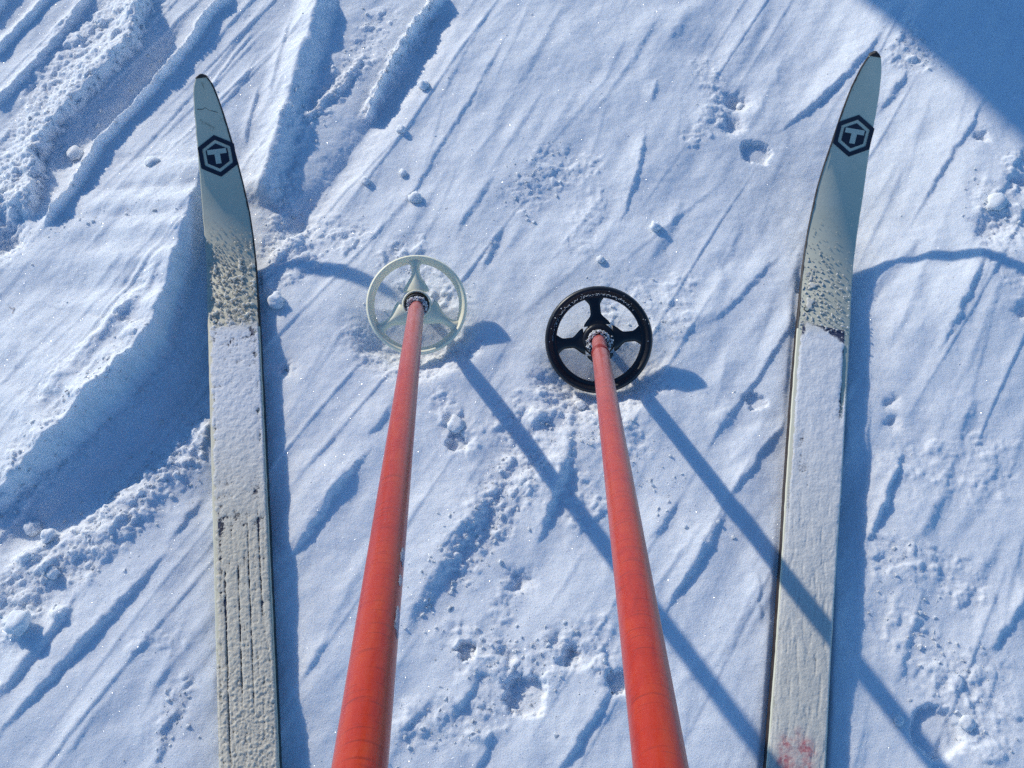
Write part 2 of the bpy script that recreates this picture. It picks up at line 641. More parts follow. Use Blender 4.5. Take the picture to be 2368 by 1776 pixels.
gx = np.array(grow(xd[0], -1, DX, 400)[::-1] + list(xd) + grow(xd[-1], 1, DX, 400))
gy = np.array(grow(yd[0], -1, DX, 400)[::-1] + list(yd) + grow(yd[-1], 1, DX, 400))
X, Y = np.meshgrid(gx, gy)        # rows: y
SHX, SHY = math.sin(SUN_AZ), -math.cos(SUN_AZ)

# streak coordinates: along the ski tracks / across them
A0 = math.radians(59)
warp = 0.05 * perlin(X * 2.2, Y * 2.2, 401)
Xa = X * math.cos(A0) + Y * math.sin(A0)
Xb = -X * math.sin(A0) + Y * math.cos(A0) + warp * 0.35
WX = 0.0030 * fbm(X * 60, Y * 60, 201, 3) + 0.0014 * fbm(X * 260, Y * 260, 205, 2)
WY = 0.0030 * fbm(X * 60, Y * 60, 301, 3) + 0.0014 * fbm(X * 260, Y * 260, 305, 2)

near = np.exp(-np.maximum(0, np.hypot(X, Y - 0.6) - 1.0) / 2.0)
H = 0.006 * fbm(X * 3.1, Y * 3.1, 1, 3)
H += macro(X)
H += 0.044 * sstep(0.40, 0.64, X) * sstep(0.40, 0.70, Y) * sstep(3.0, 1.0, np.hypot(X, Y))
# long fine ski-track scratches
st1 = perlin(Xa * 4.0, Xb * 45, 21)
st2 = perlin(Xa * 6.0 + 3, Xb * 110, 22)
st3 = perlin(Xa * 9.0 + 7, Xb * 240, 23)
str_amt = 0.55 + 0.45 * perlin(X * 5, Y * 5, 24)
H += near * str_amt * (0.0013 * st1 + 0.0003 * np.abs(st2) + 0.00012 * st3)
H += near * (0.0026 * fbm(Xa * 6, Xb * 12, 35, 3) + 0.0010 * fbm(X * 22, Y * 22, 31, 3) + 0.00022 * fbm(X * 130, Y * 130, 41, 3))


def window(pts, pad):
    x0 = min(p[0] for p in pts) - pad
    x1 = max(p[0] for p in pts) + pad
    y0 = min(p[1] for p in pts) - pad
    y1 = max(p[1] for p in pts) + pad
    i0, i1 = np.searchsorted(gy, [y0, y1])
    j0, j1 = np.searchsorted(gx, [x0, x1])
    return slice(i0, i1), slice(j0, j1)


def ridge(pts, h, wu, wd, rough=1.0, hs=None, taper=0.25, seed=0, add=True):
    """pts: polyline in view pixels; h height; wu / wd widths on the sunny / shady side"""
    global H
    P = list(pts) if add == 'raw' else [gp(*p) for p in pts]
    if add == 'raw':
        add = 'soft'
    elif add == 'soft':
        e0 = 0.30 * math.dist(P[0], P[1])
        e1 = 0.30 * math.dist(P[-1], P[-2])
        def ext(a, b, e):
            L_ = math.dist(a, b)
            return (a[0] + (a[0] - b[0]) / L_ * e, a[1] + (a[1] - b[1]) / L_ * e)
        P = [ext(P[0], P[1], e0)] + P[1:-1] + [ext(P[-1], P[-2], e1)]
    sl = window(P, max(wu, wd) * 1.3 + 0.01)
    x = X[sl] + WX[sl] * rough
    y = Y[sl] + WY[sl] * rough
    if x.size == 0:
        return
    best = np.full(x.shape, 1e9)
    side = np.zeros(x.shape)
    tt = np.zeros(x.shape)
    seg = [math.dist(P[i], P[i + 1]) for i in range(len(P) - 1)]
    tot = sum(seg)
    acc = 0
    for i in range(len(P) - 1):
        ax, ay = P[i]
        bx, by = P[i + 1]
        dx, dy = bx - ax, by - ay
        L2 = dx * dx + dy * dy
        t = np.clip(((x - ax) * dx + (y - ay) * dy) / L2, 0, 1)
        ox, oy = x - ax - t * dx, y - ay - t * dy
        d = np.hypot(ox, oy)
        m = d < best
        best = np.where(m, d, best)
        # side by the segment's own normal, so that it never flips along a line
        nx, ny = dy, -dx
        if nx * SHX + ny * SHY < 0:
            nx, ny = -nx, -ny
        side = np.where(m, (x - ax) * nx + (y - ay) * ny, side)
        tt = np.where(m, (acc + t * seg[i]) / tot, tt)
        acc += seg[i]
    ends = sstep(0, taper, tt + 1e-9) * sstep(0, taper, 1 - tt) if taper > 0 else 1
    if add == 'soft':
        ends = ends * (1 + 0.25 * perlin(tt * tot * 14, tt * 0 + seed * 1.7, 56))
        w = np.where(side > 0, wd, wu) * (0.4 + 0.6 * ends)
    else:
        w = np.where(side > 0, wd, wu)
    q = np.clip(best / w, 0, 1)
    prof = np.where(side > 0, 1 - sstep(0, 1, q), (1 - q) ** 1.6)
    mod = 1 + 0.25 * perlin(tt * tot * 25, tt * 0 + seed, 55)
    H[sl] += h * prof * ends * mod


def trench(pts, depth, w, rough=0.6, taper=0.2, seed=0):
    ridge(pts, -depth, w, w, rough, None, taper, seed)


def bump_at(x, y, r, h, rough=1.0, flat=False, z=0.0):
    """round lump (h > 0) or pit (h < 0); r in metres"""
    cx, cy = gp(x, y)
    sl = window([(cx, cy)], r * 1.6)
    d = np.hypot(X[sl] + WX[sl] * rough * 1.4 - cx, Y[sl] + WY[sl] * rough * 1.4 - cy) / r
    if flat:
        H[sl] += h * (1 - sstep(0.72, 1.0, d))
    else:
        H[sl] += h * np.exp(-d * d * 1.6)


def rough_patch(pts, r, amp, scale=150, seed=0):
    """crumbled snow spread round a polyline"""
    global H
    P = [gp(*p) for p in pts]
    sl = window(P, r * 1.2)
    x, y = X[sl], Y[sl]
    best = np.full(x.shape, 1e9)
    for i in range(len(P) - 1):
        ax, ay = P[i]
        dx, dy = P[i + 1][0] - ax, P[i + 1][1] - ay
        t = np.clip(((x - ax) * dx + (y - ay) * dy) / (dx * dx + dy * dy), 0, 1)
        best = np.minimum(best, np.hypot(x - ax - t * dx, y - ay - t * dy))
    m = (1 - sstep(0.3, 1.0, best / r + 0.25 * perlin(x * 30, y * 30, seed + 3)))
    n = fbm(x * scale * .45, y * scale * .45, seed + 61, 3)
    cl = 0.55 * sstep(0.0, 0.5, n) + 0.45 * np.maximum(0, fbm(x * scale, y * scale, seed + 62, 3)) + 0.25 * np.abs(perlin(x * scale * 2.1, y * scale * 2.1, seed + 63))
    H[sl] += amp * 0.62 * m * (cl - 0.25)


# --- big trench left of and under the left ski: a high lip throws the wide shadow
ridge([(480, 250), (452, 350), (437, 430), (420, 500), (395, 590), (350, 745), (255, 850), (150, 950), (0, 1075), (-90, 1150)], 0.042, 0.27, 0.016, 0.75, taper=0.28, seed=1)
ridge([(415, 560), (385, 660), (350, 745), (255, 850), (150, 950), (0, 1075), (-90, 1150)], 0.009, 0.05, 0.014, 0.9, taper=0.15, seed=2)
trench([(470, 700), (420, 830), (330, 930), (200, 1030), (60, 1130), (-90, 1230)], 0.016, 0.07, seed=3)
rough_patch([(345, 760), (250, 860), (150, 955), (0, 1080)], 0.040, 0.008, 120, 3)
rough_patch([(440, 930), (330, 1040), (220, 1150), (60, 1270), (0, 1330)], 0.050, 0.009, 140, 4)
ridge([(470, 880), (415, 930), (340, 1010), (240, 1080), (215, 1150), (100, 1160), (0, 1250)], 0.007, 0.008, 0.05, 2.0, taper=0.1, seed=5)
# lighter wavy band inside the lit bank
ridge([(330, 640), (250, 740), (160, 830), (60, 930)], 0.006, 0.02, 0.02, 1.8, seed=6)
ridge([(380, 560), (330, 650), (240, 740), (150, 820)], 0.004, 0.012, 0.012, 1.8, seed=61)
# --- far left bank with crumbled top
ridge([(330, -20), (285, 110), (200, 190), (120, 270), (78, 340), (80, 400), (60, 480)], 0.021, 0.07, 0.013, 2.2, taper=0.08, seed=7)
rough_patch([(290, 20), (200, 110), (120, 200), (70, 300), (40, 420)], 0.065, 0.010, 80, 7)
rough_patch([(215, 30), (150, 100), (100, 200)], 0.04, 0.010, 60, 8)
ridge([(205, -20), (130, 80), (60, 160), (-20, 235)], 0.008, 0.02, 0.008, 0.8, taper=0.05, seed=8)
ridge([(120, -20), (60, 50), (-20, 125)], 0.009, 0.02, 0.008, 0.8, taper=0.05, seed=9)
ridge([(30, -20), (-20, 50)], 0.009, 0.02, 0.008, 0.8, taper=0.05, seed=9)
rough_patch([(0, 370), (20, 420), (15, 480)], 0.04, 0.012, 80, 9)
bump_at(10, 520, 0.028, -0.020, 1.4)
# thin sharp ridge
ridge([(515, -20), (462, 30), (410, 105), (350, 175), (280, 250), (220, 320), (165, 420), (120, 480), (88, 510)], 0.0165, 0.014, 0.007, 1.0, taper=0.08, seed=10)
trench([(400, 40), (330, 150), (240, 250), (160, 330), (110, 420)], 0.008, 0.035, 1.0, seed=11)
ridge([(560, 60), (500, 130), (430, 230)], 0.0022, 0.008, 0.004, 0.5, seed=12)
# --- ridge right of the left ski tip, falling into a wide track
ridge([(700, -20), (672, 80), (650, 140), (625, 230), (597, 320), (572, 400), (553, 450)], 0.022, 0.045, 0.030, 0.6, taper=0.08, seed=13)
trench([(960, -10), (885, 120), (800, 250), (720, 370), (640, 480), (600, 540)], 0.013, 0.045, 0.7, taper=0.1, seed=14)
ridge([(965, -20), (905, 45), (850, 130), (812, 200), (788, 255)], 0.021, 0.013, 0.009, 1.4, taper=0.08, seed=15)
ridge([(800, 90), (755, 160), (700, 215), (650, 265), (622, 300)], 0.006, 0.012, 0.01, 2.0, seed=16)
rough_patch([(830, 30), (770, 130), (700, 210), (630, 290)], 0.035, 0.007, 90, 15)
rough_patch([(620, 360), (600, 460), (590, 540)], 0.03, 0.007, 120, 16)
rough_patch([(940, 20), (850, 130)], 0.015, 0.009, 120, 17)
rough_patch([(600, 540), (650, 530), (760, 520)], 0.032, 0.008, 110, 18)
rough_patch([(580, 620), (680, 570)], 0.02, 0.007, 110, 19)
ridge([(630, 20), (600, 130), (575, 240)], 0.003, 0.015, 0.006, 0.5, seed=20)
ridge([(560, 180), (540, 260), (525, 330)], 0.0025, 0.010, 0.004, 0.4, seed=21)
# --- centre top
for i, (pts, h, wu, wd) in enumerate([
        ([(1110, 50), (1030, 185), (960, 290), (890, 410), (800, 540)], 0.0035, 0.012, 0.004),
        ([(1060, 10), (1000, 120), (930, 240)], 0.0020, 0.010, 0.004),
        ([(1210, 20), (1130, 160), (1050, 290)], 0.0030, 0.016, 0.008),
        ([(1060, 380), (1020, 440), (985, 500)], 0.0050, 0.010, 0.006),
        ([(1075, 500), (1045, 570)], 0.0060, 0.012, 0.006),
        ([(1390, 280), (1376, 370), (1355, 430), (1335, 485)], 0.0060, 0.012, 0.004),
        ([(1250, 180), (1210, 250), (1170, 300), (1120, 380)], 0.0035, 0.020, 0.012),
        ([(1420, 40), (1330, 180), (1270, 260)], 0.0030, 0.014, 0.006),
        ([(1480, 20), (1450, 70), (1440, 90)], 0.005, 0.02, 0.012),
        ([(1660, 0), (1620, 80), (1590, 150)], 0.004, 0.02, 0.012),
        ([(1560, 190), (1530, 240), (1500, 290)], 0.004, 0.02, 0.010),
        ([(1415, 180), (1405, 215)], 0.005, 0.010, 0.006),
        ([(1900, 80), (1870, 115), (1830, 150), (1770, 205), (1720, 245), (1680, 280)], 0.0095, 0.020, 0.006),
        ([(1950, 165), (1915, 215), (1890, 250)], 0.0070, 0.020, 0.006),
        ([(2120, 215), (2075, 300), (2040, 350), (2000, 420), (1955, 500)], 0.0058, 0.018, 0.005),
        ([(2212, 300), (2150, 420), (2110, 480)], 0.0045, 0.020, 0.007),
        ([(1690, 540), (1640, 585), (1590, 640), (1540, 690)], 0.0055, 0.020, 0.006),
        ([(1735, 655), (1690, 720), (1645, 795), (1590, 870), (1555, 920), (1515, 990)], 0.0050, 0.016, 0.0045),
        ([(2105, 560), (2070, 650), (2050, 700), (2025, 760)], 0.0070, 0.018, 0.006),
        ([(2150, 600), (2120, 690), (2080, 810)], 0.0025, 0.008, 0.006),
        ([(2000, 560), (1960, 660), (1920, 740)], 0.0030, 0.014, 0.006),
        ([(1545, 520), (1552, 600), (1535, 670), (1480, 710), (1400, 735)], 0.0040, 0.020, 0.012),
        ([(1600, 480), (1580, 530), (1560, 570)], 0.0030, 0.012, 0.006),
        ([(1470, 430), (1440, 500), (1400, 560)], 0.0035, 0.016, 0.008),
        ([(1700, 910), (1650, 955), (1600, 1035), (1572, 1080)], 0.0058, 0.016, 0.005),
        ([(1566, 1105), (1521, 1180), (1476, 1250), (1431, 1310)], 0.0088, 0.020, 0.005),
        ([(1506, 1140), (1460, 1205), (1410, 1275)], 0.0025, 0.006, 0.004),
        ([(1461, 1080), (1435, 1115), (1400, 1165)], 0.0042, 0.014, 0.005),
        ([(1640, 925), (1600, 970), (1570, 1000)], 0.0035, 0.014, 0.010),
        ([(1229, 905), (1224, 980), (1190, 1070), (1158, 1175)], 0.0130, 0.022, 0.008),
        ([(1958, 955), (1928, 1020), (1908, 1080), (1883, 1150), (1862, 1185)], 0.0115, 0.020, 0.006),
        ([(1326, 1480), (1290, 1530), (1255, 1580), (1205, 1665)], 0.0070, 0.018, 0.005),
        ([(1640, 1240), (1600, 1330), (1540, 1440)], 0.0028, 0.010, 0.006),
        ([(1636, 1245), (1640, 1330)], 0.0030, 0.010, 0.003),
        ([(1800, 880), (1850, 820), (1870, 800)], 0.0030, 0.010, 0.006),
        ([(1996, 1280), (1965, 1360), (1936, 1480)], 0.0045, 0.016, 0.006),
        ([(2240, 1260), (2190, 1330), (2136, 1400)], 0.0062, 0.018, 0.006),
        ([(2070, 980), (2040, 1060), (2000, 1120), (1960, 1190)], 0.0055, 0.020, 0.010),
        ([(2160, 960), (2120, 1060), (2060, 1150)], 0.0045, 0.022, 0.012),
        ([(2200, 1100), (2150, 1180), (2080, 1270)], 0.0035, 0.020, 0.010),
        ([(2100, 860), (2060, 950)], 0.0045, 0.020, 0.010),
        ([(375, 1165), (330, 1220), (280, 1280), (170, 1390), (60, 1510), (-20, 1610)], 0.0120, 0.030, 0.007),
        ([(165, 1280), (125, 1345), (50, 1430), (-20, 1520)], 0.0095, 0.022, 0.007),
        ([(430, 1080), (390, 1130), (360, 1170)], 0.004, 0.010, 0.004),
        ([(800, 965), (755, 1015), (715, 1060), (670, 1135), (625, 1195), (592, 1215)], 0.0120, 0.030, 0.006),
        ([(840, 880), (800, 935)], 0.0045, 0.012, 0.005),
        ([(745, 900), (700, 960), (650, 1020)], 0.0022, 0.008, 0.004),
        ([(1110, 985), (1075, 1030), (1025, 1100), (950, 1210), (890, 1310), (862, 1395)], 0.0165, 0.040, 0.014),
        ([(380, 1510), (350, 1580), (335, 1665)], 0.0065, 0.018, 0.006),
        ([(410, 1490), (360, 1560)], 0.003, 0.010, 0.006),
        ([(1032, 1462), (1000, 1510), (972, 1555)], 0.0055, 0.016, 0.004),
        ([(1058, 1565), (1045, 1610), (1030, 1665)], 0.0080, 0.018, 0.005),
        ([(940, 1495), (895, 1540), (850, 1590)], 0.0050, 0.014, 0.006),
        ([(250, 1490), (180, 1580), (120, 1660)], 0.0022, 0.010, 0.005),
        ([(560, 1600 - 250), (505, 1420)], 0.002, 0.010, 0.005),
        ([(700, 1380), (660, 1450), (655, 1470)], 0.0035, 0.012, 0.004),
        ([(800, 1180), (740, 1290), (700, 1370)], 0.0022, 0.010, 0.006),
        ([(900, 1090), (850, 1160)], 0.0022, 0.010, 0.006),
        ([(1520, 1180), (1480, 1130)], 0.002, 0.010, 0.005),
        ([(1700, 100), (1650, 200), (1600, 300)], 0.003, 0.014, 0.008),
        ([(1760, 480), (1720, 560), (1700, 620)], 0.003, 0.014, 0.006),
        ([(1980, 520), (1900, 600), (1868, 650)], 0.005, 0.012, 0.010),
]):
    ridge(pts, h * 0.62, wu * 2.0, wd * 1.5, 0.7 if h < 0.006 else 0.9, taper=0.38, seed=100 + i, add='soft')

# many faint scratches left by earlier skis, roughly parallel
rs_ = np.random.RandomState(77)
for i in range(200):
    cx, cy = rs_.uniform(-0.8, 0.85), rs_.uniform(0.0, 1.28)
    a = math.radians(rs_.normal(60, 7.0) + (6 if cy > 0.8 else 0))
    ln = rs_.uniform(0.03, 0.14)
    b = rs_.normal(0, 0.02)
    p0 = (cx - math.cos(a) * ln, cy - math.sin(a) * ln)
    p1 = (cx + math.sin(a) * b * ln, cy - math.cos(a) * b * ln)
    p2 = (cx + math.cos(a) * ln, cy + math.sin(a) * ln)
    hh = rs_.uniform(0.0003, 0.0013)
    ridge([p0, p1, p2], hh, rs_.uniform(0.010, 0.030), hh * rs_.uniform(3.0, 6.0) + 0.002, 0.35, taper=0.45, seed=i, add='raw')

# long thin glide lines running right through
for i in range(46):
    cx, cy = rs_.uniform(-0.75, 0.8), rs_.uniform(0.1, 1.2)
    a = math.radians(rs_.normal(58 + 8 * max(0, cy - 0.6), 2.2))
    ln = rs_.uniform(0.14, 0.34)
    n_ = 7
    bow = rs_.normal(0, 0.006)
    pl_ = []
    for q in range(n_):
        t_ = q / (n_ - 1) * 2 - 1
        w_ = bow * (1 - t_ * t_) + rs_.normal(0, 0.0006)
        pl_.append((cx + math.cos(a) * ln * t_ - math.sin(a) * w_, cy + math.sin(a) * ln * t_ + math.cos(a) * w_))
    ridge(pl_, rs_.uniform(0.0008, 0.0020), rs_.uniform(0.007, 0.018), rs_.uniform(0.0028, 0.0045), 0.18, taper=0.4, seed=300 + i, add='raw')

# rough, trodden patches
for i, (pts, r, a, sc) in enumerate([
        ([(1130, 1010), (1060, 1110), (1000, 1200)], 0.040, 0.009, 130),
        ([(1150, 880), (1260, 900), (1350, 960)], 0.045, 0.007, 90),
        ([(1100, 930), (1180, 1000), (1260, 1100)], 0.045, 0.007, 90),
        ([(960, 860), (1000, 960)], 0.025, 0.008, 80),
        ([(1100, 1250), (1080, 1330)], 0.02, 0.006, 100),
        ([(1010, 1400), (1150, 1450), (1260, 1400)], 0.040, 0.009, 80),
        ([(1100, 1500), (1050, 1560), (900, 1560)], 0.035, 0.007, 90),
        ([(1300, 1350), (1330, 1480)], 0.025, 0.006, 90),
        ([(680, 480), (780, 500)], 0.03, 0.006, 90),
        ([(980, 640), (890, 560)], 0.03, 0.006, 90),
        ([(1180, 340), (1260, 350), (1120, 430)], 0.04, 0.005, 110),
        ([(1520, 140), (1560, 230), (1500, 300)], 0.025, 0.006, 110),
        ([(1350, 640), (1440, 700), (1460, 620)], 0.05, 0.005, 90),
        ([(1290, 430), (1260, 520)], 0.04, 0.004, 90),
        ([(1950, 90), (1940, 150), (1985, 150)], 0.025, 0.010, 90),
        ([(2110, 440), (2160, 520), (2180, 380)], 0.030, 0.009, 80),
        ([(2140, 580), (2190, 640)], 0.03, 0.006, 90),
        ([(1990, 1010), (2080, 1020), (2150, 980)], 0.06, 0.006, 60),
        ([(1920, 1200), (2020, 1210), (2100, 1260)], 0.04, 0.007, 90),
        ([(1950, 1330), (2030, 1450), (2130, 1450)], 0.05, 0.006, 80),
        ([(2090, 1480), (2160, 1560), (2120, 1600)], 0.04, 0.008, 80),
        ([(300, 1400), (380, 1380)], 0.02, 0.004, 110),
        ([(400, 1480), (350, 1600)], 0.02, 0.006, 100),
        ([(830, 560), (900, 530)], 0.025, 0.008, 90),
        ([(890, 620), (960, 690), (900, 700)], 0.035, 0.008, 75),
        ([(1310, 690), (1340, 740)], 0.025, 0.008, 90),
        ([(1170, 830), (1240, 880), (1320, 900)], 0.025, 0.009, 80),
]):
    rough_patch(pts, r, a, sc, 200 + 5 * i)

# pits, prints and flat scoops
for x, y, r, h, fl in [
        (1594, 215, 0.020, -0.012, False), (1585, 265, 0.018, -0.010, False), (1635, 320, 0.022, -0.007, True),
        (2130, 520, 0.028, -0.012, False), (2105, 322, 0.009, -0.009, False), (2185, 420, 0.014, -0.008, False), (2195, 690, 0.014, -0.006, False),
        (1636, 864, 0.014, -0.005, True), (985, 955, 0.013, -0.008, True), (1125, 1255, 0.013, -0.009, False), (1235, 1415, 0.013, -0.012, False),
        (1200, 1385, 0.012, -0.007, False), (1135, 1500, 0.024, -0.009, True), (1335, 1470, 0.014, -0.008, True), (1010, 1405, 0.012, -0.009, True),
        (2030, 1580, 0.030, -0.008, True), (617, 795, 0.009, -0.008, False), (1100, 1420, 0.011, -0.006, False), (1560, 895, 0.02, 0.003, False),
        (900, 650, 0.020, -0.008, False), (1330, 800, 0.018, -0.006, False), (1938, 905, 0.010, -0.006, False), (1930, 860, 0.008, -0.005, False),
        (45, 1360, 0.018, 0.010, False), (60, 1200, 0.013, 0.008, False), (100, 1230, 0.010, 0.010, False), (130, 1330, 0.010, 0.007, False),
        (1160, 900, 0.012, 0.008, False), (1140, 1050, 0.010, 0.006, False), (635, 525, 0.016, 0.010, False)]:
    bump_at(x, y, r, h, 1.0, fl)

# the corner behind the right ski: smooth undisturbed snow beyond the shaded line needs nothing

# snow pressed flat under the skis
for sk in (SKI_L, SKI_R):
    ax = (X - sk.x0 - sk.k * Y) / math.sqrt(1 + sk.k ** 2)
    hw = np.interp(Y, sk.wy, sk.ww) * 0.5
    m = (1 - sstep(0.0, 0.007, np.abs(ax) - hw)) * (1 - sstep(sk.bend[0] * KS + 0.02, sk.bend[0] * KS + 0.07, Y))
    pl = sk.base(Y) - sk.roll * ax + 0.0005
    H = H * (1 - m) + np.minimum(H, pl) * m
    # under the raised shovel keep the snow well below the sole
    m2 = (np.abs(ax) < hw + 0.002) & (Y > sk.bend[0] * KS) & (Y < sk.ytip)
    lim = sk.zc(Y) - 0.0165 - 0.0025
    H = np.where(m2, np.minimum(H, lim), H)
# the baskets press shallow dishes into the snow
for bx, by in ((965, 697), (1383, 777)):
    cx, cy = ground_point(bx, by)
    cy -= 0.022
    d = np.hypot(X + WX * 2 - cx, Y + WY * 2 - cy)
    m = 1 - sstep(0.035, 0.100, d)
    pl = 0.003 + 0.44 * (Y - cy) - 0.006 + 0.25 * H
    H = np.where(m > 0, H * (1 - m) + np.minimum(H, np.maximum(pl, -0.022)) * m, H)
# keep the bank left of the ski from swallowing its edge
axl = (X - SKI_L.x0 - SKI_L.k * Y)
H = np.where((np.abs(axl) < 0.047) & (Y < 0.72), np.minimum(H, 0.012), H)


def height_at(x, y):
    j = np.clip(np.searchsorted(gx, x) - 1, 0, len(gx) - 2)
    i = np.clip(np.searchsorted(gy, y) - 1, 0, len(gy) - 2)
    fx = (x - gx[j]) / (gx[j + 1] - gx[j])
    fy = (y - gy[i]) / (gy[i + 1] - gy[i])
    return (H[i, j] * (1 - fx) + H[i, j + 1] * fx) * (1 - fy) + (H[i + 1, j] * (1 - fx) + H[i + 1, j + 1] * fx) * fy


def grid_mesh(name, XX, YY, ZZ):
    ny, nx = XX.shape
    me = bpy.data.meshes.new(name)
    me.vertices.add(nx * ny)
    me.vertices.foreach_set("co", np.stack([XX, YY, ZZ], -1).astype(np.float32).ravel())
    idx = np.arange(nx * ny).reshape(ny, nx)
    q = np.stack([idx[:-1, :-1], idx[:-1, 1:], idx[1:, 1:], idx[1:, :-1]], -1).reshape(-1, 4)
    me.loops.add(q.size)
    me.loops.foreach_set("vertex_index", q.ravel().astype(np.int32))
    me.polygons.add(len(q))
    me.polygons.foreach_set("loop_start", (np.arange(len(q)) * 4).astype(np.int32))
    me.polygons.foreach_set("use_smooth", np.ones(len(q), dtype=bool))
    me.update(calc_edges=True)
    return me


snow = link('snow_ground', grid_mesh('snow_ground', X, Y, H), M_SNOW)
snow['kind'] = 'structure'
snow['label'] = 'sunlit snow scored by diagonal ski tracks and crumbled ridges'

# ------------------------------------------------------------------ skis
ski_l = build_ski(SKI_L, 'cream left ski with hexagonal T emblem, clumps of wet snow and dark pinstripes', M_SKI_A, M_SIDE_A,
                  0.8150, 0.0012, 0.0258, 0.0, 0.99, (0.235, 0.600),
                  [(-0.62, 0.10, 0.335, 0.022), (-0.13, 0.155, 0.36, 0.016), (0.26, 0.14, 0.40, 0.016), (0.66, 0.235, 0.40, 0.016), (-0.72, 0.28, 0.36, 0.03), (-0.42, 0.25, 0.34, 0.012)],
                  (0.615, -0.0215), 1)
ski_r = build_ski(SKI_R, 'greenish cream right ski with hexagonal T emblem and red stain at its lower end', M_SKI_B, M_SIDE_B,
                  0.8310, 0.0004, 0.0258, 0.0, 0.99, (0.10, 0.608),
                  [], (0.628, -0.0225), -1)


# fine crack in the paint near the left tip
crk = [(-0.0125, 0.0), (-0.006, -0.0006), (-0.003, 0.0010), (0.002, -0.0030), (0.006, -0.0042), (0.011, -0.0064)]
map_flat(SKI_L, 0.8570, [[(crk[i][0], crk[i][1] + 0.0003), (crk[i + 1][0], crk[i + 1][1] + 0.0003), (crk[i + 1][0], crk[i + 1][1] - 0.0003), (crk[i][0], crk[i][1] - 0.0003)] for i in range(5)],
         'paint_crack', M_WEAR, ski_l, 0.0005, thick=0.0001)


# snow lying on the skis
def ski_snow(sk, name, label, y0, y1, seed, thick_fn, mat, stain=None, step=0.0009):
    s0, s1 = sk.s_of_y(y0), sk.s_of_y(y1)
    ns = int((s1 - s0) / step)
    nt_ = int(0.064 / step)
    svals = np.linspace(s0, s1, ns)
    yv = sk.y_of_s(svals)
    hv = sk.half(yv) - 0.0006
    tf = np.linspace(-1, 1, nt_)
    Y2, TF = np.meshgrid(yv, tf, indexing='ij')
    S2 = np.repeat(svals[:, None], nt_, 1)
    T2 = TF * hv[:, None]
    th = thick_fn(S2 - s0, T2, TF, Y2)
    e = 1e-4
    Z = sk.zc(Y2)
    dz = (sk.zc(Y2 + e) - sk.zc(Y2 - e)) / (2 * e)
    Ln = np.sqrt(1 + sk.k ** 2 + dz ** 2)
    tx, ty, tz = sk.k / Ln, 1 / Ln, dz / Ln
    nx, ny, nz = sk.n
    ux, uy, uz = ny * tz - nz * ty, nz * tx - nx * tz, nx * ty - ny * tx
    edge = 0.0016 * sstep(0.0016, 0.0, (1 - np.abs(TF)) * hv[:, None])
    top = 0.0006 * (1 - np.abs(TF))
    off = top + 0.0008 + np.where(th > 0, th, -0.0012) - edge
    PX = sk.x0 + sk.k * Y2 + nx * T2 + ux * off
    PY = Y2 + ny * T2 + uy * off
    PZ = Z + uz * off
    me = grid_mesh(name, PX, PY, PZ)
    at = me.attributes.new("thickness", 'FLOAT', 'POINT')
    at.data.foreach_set("value", np.clip(th / 0.0011, 0, 1).astype(np.float32).ravel())
    sa = me.attributes.new("stain", 'FLOAT', 'POINT')
    sv = np.zeros_like(th) if stain is None else stain(T2, Y2)
    sa.data.foreach_set("value", sv.astype(np.float32).ravel())
    bm = bmesh.new()
    bm.from_mesh(me)
    lay = bm.verts.layers.float["thickness"]
    dead = [f for f in bm.faces if all(v[lay] < 0.02 for v in f.verts)]
    bmesh.ops.delete(bm, geom=dead, context='FACES')
    bm.normal_update()
    bm.to_mesh(me)
    bm.free()
    o = link(name, me, mat)
    tag(o, label, 'snow', None, 'stuff')
    return o


